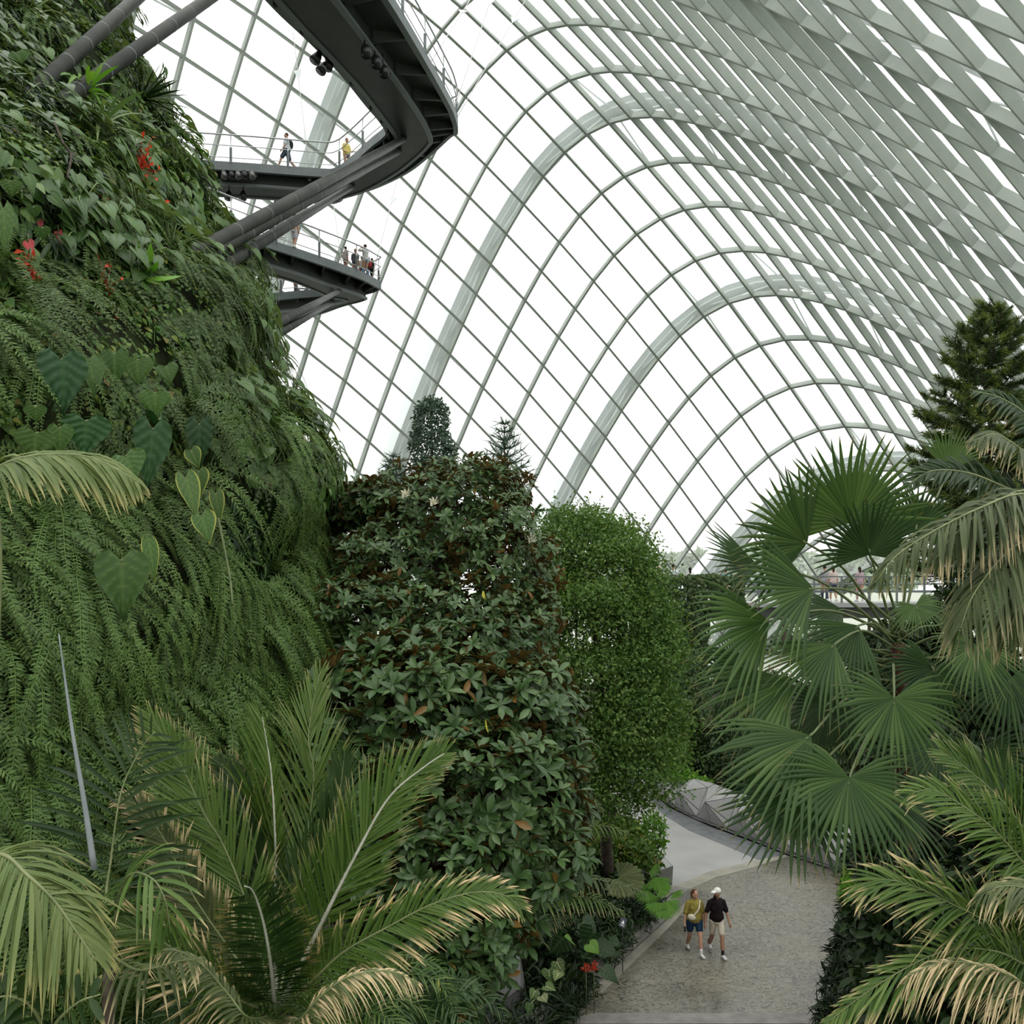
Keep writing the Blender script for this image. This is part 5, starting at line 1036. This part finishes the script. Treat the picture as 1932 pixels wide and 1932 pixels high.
for lab, bl in (('dark evergreen tree directly behind the fan palm trunk', [(1720,1280,19,90,110,1.4),(1760,1420,18.5,120,110,1.5),(1680,1480,18.5,90,100,1.2),(1650,1360,19.5,70,90,1.1)]),
                ('dark evergreen tree at the right edge below the feather palm', [(1880,1180,18,110,120,1.4),(1930,1330,17.5,130,130,1.6),(1850,1480,17,120,120,1.5),(1950,1520,16.5,110,130,1.4),(1900,1050,18.5,80,90,1.2)])):
    B = blobs_px(bl); c = B[1][0]; b0 = np.array([c[0], c[1]+.3, 0.]); t = thing('evergreen_tree', lab, 'tree', b0)
    mb = MB(); trunk(mb, [b0, (b0+c)/2, c], .2, .06); part('trunk', mb, MT['bark'], t); limbs(t, (b0+c*2)/3, [b[0] for b in B], .06)
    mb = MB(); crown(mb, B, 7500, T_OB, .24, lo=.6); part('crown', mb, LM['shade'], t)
# planting behind the faceted wall
shrub('flower_bed_plant', 'yellow green bedding plants on top of the faceted wall', [(1290,1468,43,30,14,.5),(1320,1480,42.5,26,12,.5),(1270,1455,43.5,24,16,.5)], 900, T_SM, .2, 'bright', 'plant')
shrub('flower_bed_plant', 'orange flowers on top of the faceted wall', [(1329,1487,41.5,12,5,.3),(1385,1525,40.5,20,6,.3)], 120, T_SM, .14, 'red', 'flower')
for lab, bl, n in (('green bush behind the left end of the faceted wall', [(1275,1420,45,35,40,1.),(1300,1390,46,40,50,1.),(1250,1440,45,20,25,.6)], 3000), ('dark bush behind the middle of the faceted wall', [(1360,1450,44,50,55,1.2),(1420,1500,43,50,40,1.),(1380,1400,45,60,40,1.2)], 4200), ('broad bush between the fan palm and the faceted wall end', [(1480,1540,40,60,50,1.2),(1540,1560,38,60,50,1.2),(1450,1440,44,60,50,1.2),(1550,1450,42,90,70,1.6)], 5200)):
    shrub('background_shrub', lab, bl, n, T_SM, .22, 'dark' if 'dark' in lab else 'creep')
shrub('flowering_shrub', 'shrub with pink flowers seen between the fan leaves', [(1420,1300,48,50,35,1.2),(1380,1350,47,40,40,1.),(1470,1290,49,40,25,1.),(1440,1345,47,50,40,1.)], 2600, T_SM, .2, 'creep')
mb = MB(); n = 60; q = W(1425,1300,46.8)+rng.normal(size=(n,3))*[1.,.3,.5]; place(mb, T_SM, q, rand_unit(n), rand_unit(n), .2, rng.random(n)); solo('pink_blossom', mb, LM['pink'], W(1425,1300,46.8), 'scattered pink blossoms on the shrub between the fan leaves', 'flower', None, 'stuff')
shrub('background_shrub', 'pale bushes far left of the road behind the fresh green tree', [(1060,1440,52,90,60,2.),(960,1400,54,80,60,2.),(1150,1400,55,60,60,2.),(1250,1330,56,50,50,1.6)], 4200, T_SM, .3, 'light')
# undergrowth on the bed floor
def ground_cover(name, lab, quad, n, mk, hmax, sz):
    a, b, c, d = [np.array([p[0], p[1], 0.]) for p in quad]; u, v = rng.random((2, n, 1)); p = a*(1-u)*(1-v)+b*u*(1-v)+c*u*v+d*(1-u)*v; p[:,2] = hmax*rng.random(n)**1.5
    mb = MB(); place(mb, T_LN, p, nz(rng.normal(size=(n,3))+[0,0,.5]), nz(rng.normal(size=(n,3))*.6+[0,0,1]), sz*rng.uniform(.6,1.3,n), rng.random(n)); solo(name, mb, LM[mk], a, lab, 'undergrowth', None, 'stuff')
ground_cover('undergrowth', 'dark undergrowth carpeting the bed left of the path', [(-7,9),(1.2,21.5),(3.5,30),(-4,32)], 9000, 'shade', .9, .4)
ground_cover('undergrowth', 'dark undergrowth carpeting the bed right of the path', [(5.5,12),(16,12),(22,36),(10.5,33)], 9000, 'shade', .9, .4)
ground_cover('undergrowth', 'green undergrowth on the far beds around the road', [(-10,44),(34,44),(40,62),(-14,62)], 9000, 'creep', 1.2, .5)
for k, (x, y, Y) in enumerate(((330,1880,10.2),(420,1930,9.6),(700,1885,10.),(780,1925,9.8),(640,1950,9.4),(250,1940,9.6))):
    b0 = np.array([W(x, y, Y)[0], Y, 0.]); t = thing('small_palm', 'low feathery green palm at the bottom, ' + ('left of the big palm base','just below the big palm base at left','right under the dry curled frond','farthest right of the low palms','between the big palm base and dry frond','beside the slender black trunk')[k], 'palm', b0)
    mb = MB(); trunk(mb, [b0, W(x, y+60, Y)*[1,1,.5], W(x, y+30, Y)], .04, .03); part('stem', mb, MT['stem'], t)
    for i in range(8):
        a = i*.8+k; l = .9; c = W(x, y+30, Y); d = np.array([math.cos(a), math.sin(a)*.8, 0]); ml = MB()
        frond(ml, ml, [c, c+d*l*.35+[0,0,.4], c+d*l*.75+[0,0,.42], c+d*l+[0,0,.2]], .3, 20, up=(0,-.3,1), ang=(65,40), droop=.3, w=.022, seed=i+k, rows=3, rr=.008); part('frond', ml, LM['palmd' if k%2 else 'palm'], t)

# far walkway with ivy
MT['pale'] = plain('pale_deck_edge', (.32,.33,.32), .5)
FY = 46.; dz = 8.55
def fw(px, z, dy=0.): p = W(px, HZ, FY+dy); return np.array([p[0], FY+dy, z])
t = thing('far_walkway', 'dark far footbridge behind the fan palm with people on it', 'walkway', fw(1450, dz))
mb = MB(); box(mb, (fw(1100,dz)+fw(2400,dz))/2+[0,1.3,-.1], (2400-1100)/F*FY, 3.0, .2); part('deck', mb, MT['pale'], t, False)
mb = MB(); box(mb, (fw(1100,dz)+fw(2400,dz))/2+[0,1.3,-.45], (2400-1100)/F*FY, 2.6, .5); part('girder', mb, MT['dark'], t, False)
for yy in (-.1, 2.7):
    for h in (1.2,.85,.5):
        mb = MB(); tube(mb, [fw(1100,dz+h,yy)*[1,1,1], fw(2400,dz+h,yy)], .03, 6); part('rail', mb, MT['fascia'], t)
    for px in range(1120, 2380, 52):
        mb = MB(); box(mb, fw(px,dz+.6,yy), .08, .08, 1.2); part('rail_post', mb, MT['fascia'], t, False)
mb = MB(); c = fw(1285,0,1.2); box(mb, c+[0,0,dz/2-.2], 2., 1.6, dz-.4); solo('trim_pier', mb, MT['concrete'], (c[0],c[1],0), 'ivy covered pier under the far footbridge', None, None, 'structure', False)
def ivy():
    n = 15000; x = rng.uniform(1190,1405,n); y = rng.uniform(1082,1460,n)
    low = 1150+70*np.sin(x*.05)**2-(x-1235)*.12
    k = (y < np.where((x > 1232) & (x < 1338), 1460, np.where(x < 1232, 1240, 1136+25*rng.random(n))))
    x, y = x[k], y[k]; m = len(x); Y = FY-.35+.25*rng.normal(size=m)
    p = np.stack([(x-966)/F*Y, Y, H+(HZ-y)/F*Y], 1)
    mb = MB(); place(mb, T_HT, p, nz(rng.normal(size=(m,3))*.5+[0,-.3,-1]), nz(rng.normal(size=(m,3))*.4+[0,-1,.6]), .17*rng.uniform(.6,1.3,m), rng.random(m)*.75)
    solo('ivy', mb, LM['lace'], fw(1290,dz-1,-.4), 'dense ivy curtain hanging over the far footbridge railing and pier', 'ivy', None, 'stuff')
ivy()
# hazy trees outside the glass
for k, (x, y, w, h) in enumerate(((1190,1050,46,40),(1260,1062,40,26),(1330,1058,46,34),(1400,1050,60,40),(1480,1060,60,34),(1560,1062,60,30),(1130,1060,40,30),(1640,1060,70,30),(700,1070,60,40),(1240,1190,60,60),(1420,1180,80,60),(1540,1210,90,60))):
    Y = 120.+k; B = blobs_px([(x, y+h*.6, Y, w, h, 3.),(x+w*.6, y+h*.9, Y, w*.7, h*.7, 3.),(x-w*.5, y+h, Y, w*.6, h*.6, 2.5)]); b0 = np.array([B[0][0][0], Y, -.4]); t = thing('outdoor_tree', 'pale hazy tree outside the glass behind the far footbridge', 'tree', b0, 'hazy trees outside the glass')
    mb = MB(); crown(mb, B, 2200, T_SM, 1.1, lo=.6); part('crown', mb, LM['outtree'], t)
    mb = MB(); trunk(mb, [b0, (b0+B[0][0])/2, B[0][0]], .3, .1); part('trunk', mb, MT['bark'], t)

# ------------------------------------------------------------------ people
SK = {}
def skinmat(name, c): return plain(name, c, .55, 0, .35)
def clothmat(c):
    k = tuple(c)
    if k not in SK: SK[k] = plain('cloth_%d' % len(SK), c, .85, 0, .15, var=.12, scale=18)
    return SK[k]
SKIN = skinmat('skin', (.42,.24,.16)); SKIN2 = skinmat('tanned_skin', (.30,.165,.10))
def capsule(mb, a, b, ra, rb, n=12):
    a = np.asarray(a, float); b = np.asarray(b, float); d = b-a; L = np.linalg.norm(d); d = d/L; u = nz(np.cross(d, [.31,.87,.37])); v = np.cross(d, u); V = []
    rings = [(-ra*math.cos(q), ra*math.sin(q)) for q in (.0,.5,1.05)]+[(0,ra),(L,rb)]+[(L+rb*math.sin(q), rb*math.cos(q)) for q in (.5,1.05,1.57)]
    for h, r in rings:
        for j in range(n): q = 2*math.pi*j/n; V.append(a+d*h+(u*math.cos(q)+v*math.sin(q))*max(r,1e-4))
    m = len(rings); f = [[i*n+j, i*n+(j+1)%n, (i+1)*n+(j+1)%n, (i+1)*n+j] for i in range(m-1) for j in range(n)]; mb.add(np.array(V), f)
def fuse(name, mb, mat, parent, vox, M, smooth=2, label=None):
    """merge overlapping pieces into one continuous skin"""
    V = np.concatenate(mb.v); mb.v = [V]; mb.r = [np.zeros(len(V))]; mb.d = [np.zeros(len(V))]
    o = bpy.data.objects.new('tmp', mb.mesh('tmp', mat)); COL.objects.link(o)
    r = o.modifiers.new('r', 'REMESH'); r.mode = 'VOXEL'; r.voxel_size = vox
    s = o.modifiers.new('s', 'SMOOTH'); s.iterations = smooth; s.factor = .5
    dg = bpy.context.evaluated_depsgraph_get(); me = bpy.data.meshes.new_from_object(o.evaluated_get(dg)); bpy.data.objects.remove(o)
    me.transform(M); me.name = name; me.polygons.foreach_set('use_smooth', np.ones(len(me.polygons), bool))
    if not len(me.materials): me.materials.append(mat)
    ob = bpy.data.objects.new(name, me); COL.objects.link(ob); ob.parent = parent; ORG[ob.name] = ORG[parent.name]
    if label: ob['label'] = label
    return ob
def person(lab, loc, face, h=1.75, top=(.5,.5,.5), bot=(.1,.1,.15), hair=(.05,.03,.02), skin=None, sh=1., legL=.35, legR=-.3, armL=.2, armR=-.15, elbL=.3, elbR=.3, long_hair=False, shorts=True, cap=None, bag=None, shoe=(.7,.7,.68), fine=False, headturn=0., fat=1., socks=None, sleeve=.55, photo=False, openL=.12, openR=.12, headpitch=0., phone=False):
    """walking figure; local frame faces -Y, x to its left; M turns it to the heading `face` (radians about z)"""
    skin = skin or SKIN; t = thing('person', lab, 'person', loc); M = Matrix.Rotation(face, 4, 'Z')@Matrix.Scale(h/1.75, 4); vox = .011 if fine else .02
    hip = {1: np.array([.095*fat,0,.92]), -1: np.array([-.095*fat,0,.92])}; leg = {}
    for s, a in ((1,legL),(-1,legR)):
        k = hip[s]+.43*np.array([-.02*s,-math.sin(a+.12),-math.cos(a+.12)]); b = a-.12 if a > 0 else a-.35
        an = k+.42*np.array([-.03*s,-math.sin(b),-math.cos(b)]); leg[s] = [k, an]
    low = min(leg[1][1][2], leg[-1][1][2])-.075
    for s in (1,-1): hip[s][2] -= low; leg[s] = [q-[0,0,low] for q in leg[s]]
    dz_ = -low; up = lambda x, y, z: np.array([x, y, z+dz_])
    shd = {s: up(.175*s*sh,.01,1.385) for s in (1,-1)}; arm = {}
    for s, a, e, op in ((1,armL,elbL,openL),(-1,armR,elbR,openR)):
        el = shd[s]+.29*nz(np.array([s*op,-math.sin(a),-math.cos(a)])); wr = el+.25*nz(np.array([s*(op*.5),-math.sin(a+e),-math.cos(a+e)])); arm[s] = [el, wr]
    if photo:
        for s in (1,-1): el = shd[s]+np.array([.1*s,-.24,.02]); arm[s] = [el, up(.04*s,-.26,1.62)]
    hd = up(0,-.03,1.625); nk = up(0,0,1.47); ct, st = math.cos(headturn), math.sin(headturn)
    def hp(v): x, y, z = v; y, z = y*math.cos(headpitch)+z*math.sin(headpitch), -y*math.sin(headpitch)+z*math.cos(headpitch); return hd+np.array([x*ct-y*st, x*st+y*ct, z])
    RH = np.array([[ct,-st,0],[st,ct,0],[0,0,1]])
    mb = MB()
    capsule(mb, up(0,0,.93), up(0,0,1.05), .135*fat, .125*fat); capsule(mb, up(0,0,1.05), up(0,0,1.33), .12*fat, .135); capsule(mb, shd[1], shd[-1], .06, .06); capsule(mb, up(0,.01,1.36), nk, .09, .052); capsule(mb, nk, hp((0,.02,-.03)), .052, .058)
    ball(mb, hd, (.074,.094,.112), 14, 10, RH); ball(mb, hp((0,-.02,-.065)), (.055,.065,.055), 10, 8, RH); ball(mb, hp((0,-.098,-.018)), (.014,.022,.024), 8, 6, RH)
    for s in (1,-1): ball(mb, hp((.076*s,.01,-.01)), (.012,.022,.034), 8, 6, RH)
    for s in (1,-1):
        k, an = leg[s]; capsule(mb, hip[s], k, .092*fat, .058); capsule(mb, k, (k+an)/2, .056, .056); capsule(mb, (k+an)/2, an, .055, .036); toe = an+np.array([.02*s,-.16,-.045]); capsule(mb, an+[0,.03,-.04], toe, .038, .03)
        el, wr = arm[s]; capsule(mb, shd[s], el, .05, .04); capsule(mb, el, wr, .04, .027); hdv = nz(wr-el); palm = wr+hdv*.085; capsule(mb, wr, palm, .028, .034)
        fr = np.array([0,-1.,0]) if abs(hdv[2]) > .5 else np.array([1.,0,0]); sd = nz(np.cross(hdv, np.cross(fr, hdv)))
        for i, (o_, l) in enumerate(((-.028,.062),(-.010,.074),(.010,.07),(.027,.055))):
            p0 = palm+sd*o_; p1 = p0+hdv*l*.55; p2 = p1+hdv*l*.4+np.array([-s*.02,0,0]); capsule(mb, p0, p1, .0105, .0095, 8); capsule(mb, p1, p2, .0095, .008, 8)
        capsule(mb, wr+hdv*.03+sd*.02, wr+hdv*.075+sd*.055, .013, .010, 8)
    body = fuse('body', mb, skin, t, vox, M)
    i = .02
    mb = MB(); capsule(mb, up(0,0,1.0), up(0,0,1.1), .15*fat+i, .14*fat+i); capsule(mb, up(0,0,1.1), up(0,0,1.33), .135*fat+i, .14+i); capsule(mb, shd[1], shd[-1], .052+i*.7, .052+i*.7); capsule(mb, up(0,0,1.33), up(0,0,1.42), .12, .075)
    for s in (1,-1): capsule(mb, shd[s], up(.05*s,.01,1.45), .058, .055)
    if fat > 1.05:
        for s in (1,-1): ball(mb, up(.075*s,-.09,1.27), (.08,.07,.08))
    capsule(mb, up(-.075*fat,0,.99), up(.075*fat,0,.99), .118*fat, .118*fat); capsule(mb, up(-.085*fat,0,.93), up(.085*fat,0,.93), .105*fat, .105*fat)
    capsule(mb, up(-.075*fat,0,1.05), up(.075*fat,0,1.05), .11*fat, .11*fat)
    for s in (1,-1): el = arm[s][0]; capsule(mb, shd[s], shd[s]+(el-shd[s])*sleeve*1.4, .052+i*.6, .056+i*.6)
    fuse('shirt', mb, clothmat(top), t, vox, M)
    mb = MB(); capsule(mb, up(0,0,.93), up(0,0,1.0), .145*fat, .14*fat); fr = (.45 if shorts else 1.)
    for s in (1,-1):
        k, an = leg[s]; e = hip[s]+(k-hip[s])*min(1, fr*1.9 if shorts == True else shorts*1.9); capsule(mb, hip[s], e, .103*fat, .083*fat)
        if not shorts: capsule(mb, k, an+[0,0,.03], .075, .06)
    fuse('shorts' if shorts else 'trousers', mb, clothmat(bot), t, vox, M)
    mb = MB()
    for s in (1,-1):
        an = leg[s][1]; capsule(mb, an+[0,.035,-.035], an+np.array([.02*s,-.165,-.045]), .05, .042); capsule(mb, an+[0,.01,.03], an+[0,.02,-.03], .045, .05)
    fuse('shoes', mb, clothmat(shoe), t, vox, M)
    if socks is not None:
        mb = MB()
        for s in (1,-1): an = leg[s][1]; capsule(mb, an+[0,0,.02], an+[0,0,.09], .044, .046)
        fuse('socks', mb, clothmat(socks), t, vox, M)
    mb = MB(); ball(mb, hp((0,.018,.03)), (.082,.094,.10), 14, 10, RH)
    if long_hair: capsule(mb, hp((0,.07,.0)), hp((.03,.11,-.19)), .062, .045)
    fuse('hair', mb, clothmat(hair), t, vox*.9, M)
    if fine:
        for s in (1,-1):
            mb = MB(); ball(mb, hp((.03*s,-.083,.012)), (.012,.008,.008), 8, 6, RH); fuse('eye', mb, clothmat((.02,.015,.012)), t, .004, M, 1)
        mb = MB(); ball(mb, hp((0,-.088,-.062)), (.022,.010,.007), 8, 6, RH); fuse('mouth', mb, clothmat((.28,.09,.075)), t, .004, M, 1)
    if cap is not None:
        mb = MB(); ball(mb, hp((0,.012,.055)), (.092,.105,.085), 14, 10, RH); capsule(mb, hp((-.035,-.10,.045)), hp((-.03,-.175,.035)), .03, .022); capsule(mb, hp((.035,-.10,.045)), hp((.03,-.175,.035)), .03, .022); fuse('cap', mb, clothmat(cap), t, vox, M)
        mb = MB(); ball(mb, hp((0,-.06,-.085)), (.062,.052,.05), 10, 8, RH)
        if fine: fuse('beard', mb, clothmat((.035,.02,.012)), t, .009, M)
    if bag == 'sling':
        mb = MB(); P = spline([up(.13,-.06,1.45), up(.06,-.19,1.28), up(-.10,-.20,1.10), up(-.2,-.06,1.0)], 9)
        for a, b in zip(P[:-1], P[1:]): capsule(mb, a, b, .022, .022, 8)
        ball(mb, up(-.13,-.19,1.07), (.12,.055,.085), rot=np.array(Matrix.Rotation(.35, 3, 'Y'))); fuse('shoulder_bag', mb, clothmat((.55,.52,.40)), t, vox, M, label='cream crossbody bag')
    elif bag is not None:
        mb = MB(); ball(mb, up(0,.2,1.2), (.14,.10,.2))
        for s in (1,-1): capsule(mb, up(.11*s,-.12,1.25), up(.12*s,.05,1.45), .025, .025); capsule(mb, up(.12*s,.05,1.45), up(.1*s,.17,1.35), .025, .025)
        fuse('backpack', mb, clothmat(bag), t, vox, M)
    if phone:
        w = arm[-1][1]; d = nz(arm[-1][1]-arm[-1][0]); q = M@Vector(w+d*.12+np.array([.0,-.03,0])); mb = MB(); box(mb, np.array(q)+ORG[t.name], .05, .075, .13); part('phone', mb, MT['black'], t, False)
    return t
gm = G(1352,1800); gw = G(1310,1797)
person('person in olive T-shirt with cream crossbody bag walking on the path', gw, .12, 1.72, (.24,.20,.045), (.012,.035,.075), (.09,.035,.018), fat=1.15, legL=.38, legR=-.32, armL=.05, armR=.12, elbL=.1, elbR=.25, long_hair=True, shorts=.3, bag='sling', shoe=(.6,.6,.57), fine=True, headturn=.55, socks=(.65,.65,.63), headpitch=.25, openL=.22, openR=.3, phone=True, sleeve=.6)
person('person in black T-shirt, white cap and beige shorts walking on the path', gm, .1, 1.78, (.010,.006,.007), (.50,.45,.36), (.04,.025,.018), SKIN2, legL=.34, legR=-.36, armL=.2, armR=.05, elbL=.3, elbR=.12, shorts=.4, cap=(.7,.69,.64), bag=(.015,.015,.025), shoe=(.55,.55,.53), fine=True, headturn=-1.05, socks=(.02,.02,.022), openL=.28, openR=.34)
def up_at(px, py, z, dy=1.2): p = G(px, py, z); return p+np.array([0, dy, 0.])
person('person in pale T-shirt with backpack walking on the upper walkway', up_at(538,314,ZU,.35)+[0,0,.02], -1.45, 1.8, (.55,.62,.62), (.06,.08,.11), bag=(.03,.04,.04), legL=.45, legR=-.4, fat=1.25, elbL=.4, elbR=.4)
person('person in yellow top at the bend of the upper walkway', G(652,313,ZU)+np.array([-.1,.9,.02]), .9, 1.68, (.62,.52,.16), (.10,.16,.24), (.10,.05,.03), legL=.1, legR=-.1, elbL=1.2, elbR=1.2, shorts=False, fat=1.15)
person('person in grey shorts seen from behind on the lower walkway', up_at(551,464,ZL,.5)+[0,0,.02], 2.9, 1.68, (.45,.30,.25), (.45,.45,.46), legL=.12, legR=-.1)
person('person in red top behind the tubes on the lower walkway', up_at(513,440,ZL,.6)+[0,0,.02], 1.6, 1.7, (.5,.05,.06), (.05,.05,.07), shorts=False)
person('person in blue jeans taking a photo at the tip of the lower walkway', G(699,523,ZL)+np.array([-.3,.25,.02]), -2.2, 1.75, (.65,.66,.64), (.16,.27,.38), photo=True, legL=.1, legR=-.1, shorts=False)
person('child with red backpack at the tip of the lower walkway', G(709,527,ZL)+np.array([-.3,.7,.02]), 2.6, 1.3, (.05,.05,.06), (.02,.02,.03), bag=(.5,.06,.06), legL=.1, legR=-.1)
for k, (x, dx, c, hh, lab) in enumerate(((641,0,(.5,.45,.42),1.45,'brown haired person leftmost of the seated looking group on the lower walkway'), (660,0,(.08,.09,.10),1.55,'bald person in dark top in the group on the lower walkway'), (673,0,(.65,.63,.6),1.3,'short dark haired person in white top in the group on the lower walkway'), (681,0,(.5,.52,.52),1.68,'person in grey top rightmost of the group on the lower walkway'))):
    person(lab, G(x, 500+(x-641)*.42, ZL)+np.array([0,1.7,.02]), 2.6+.3*k, hh, c, (.05,.05,.07), (.05,.03,.02) if k != 1 else (.35,.2,.14), legL=.08, legR=-.08, shorts=False)
person('person in dark clothes on the far arm of the lower walkway', G(553,552,ZL)+np.array([0,.6,.02]), 2.9, 1.75, (.03,.035,.05), (.04,.05,.075), legL=.2, legR=-.2, shorts=False, bag=(.03,.03,.035))
for x, c, hr, lh, lab, hh in ((1243,(.55,.60,.55),(.28,.17,.08),True,'blond haired person in pale top behind the ivy railing',1.66),(1236,(.6,.45,.4),(.2,.1,.06),False,'person at the left end of the ivy railing',1.6),(1270,(.62,.65,.68),(.03,.02,.02),False,'dark haired person in white shirt behind the ivy railing',1.78),(1302,(.6,.6,.6),(.015,.012,.012),True,'person with a black ponytail behind the ivy railing',1.62),(1369,(.15,.4,.55),(.04,.02,.02),False,'person in bright blue behind the right end of the ivy',1.55),(1556,(.3,.3,.32),(.03,.02,.02),False,'person in dark trousers on the far footbridge between the fan leaves',1.72),(1572,(.55,.45,.4),(.05,.03,.02),True,'bare legged person on the far footbridge between the fan leaves',1.68),(1622,(.4,.3,.32),(.03,.02,.02),True,'person in long pinkish skirt on the far footbridge',1.65)):
    person(lab, fw(x, dz, 1.1+(x%3)*.4)+[0,0,.02], 3.+(x%5)*.2, hh, c, (.05,.06,.09) if x != 1622 else (.45,.32,.30), hr, long_hair=lh, legL=.12, legR=-.12, shorts=(x == 1572))
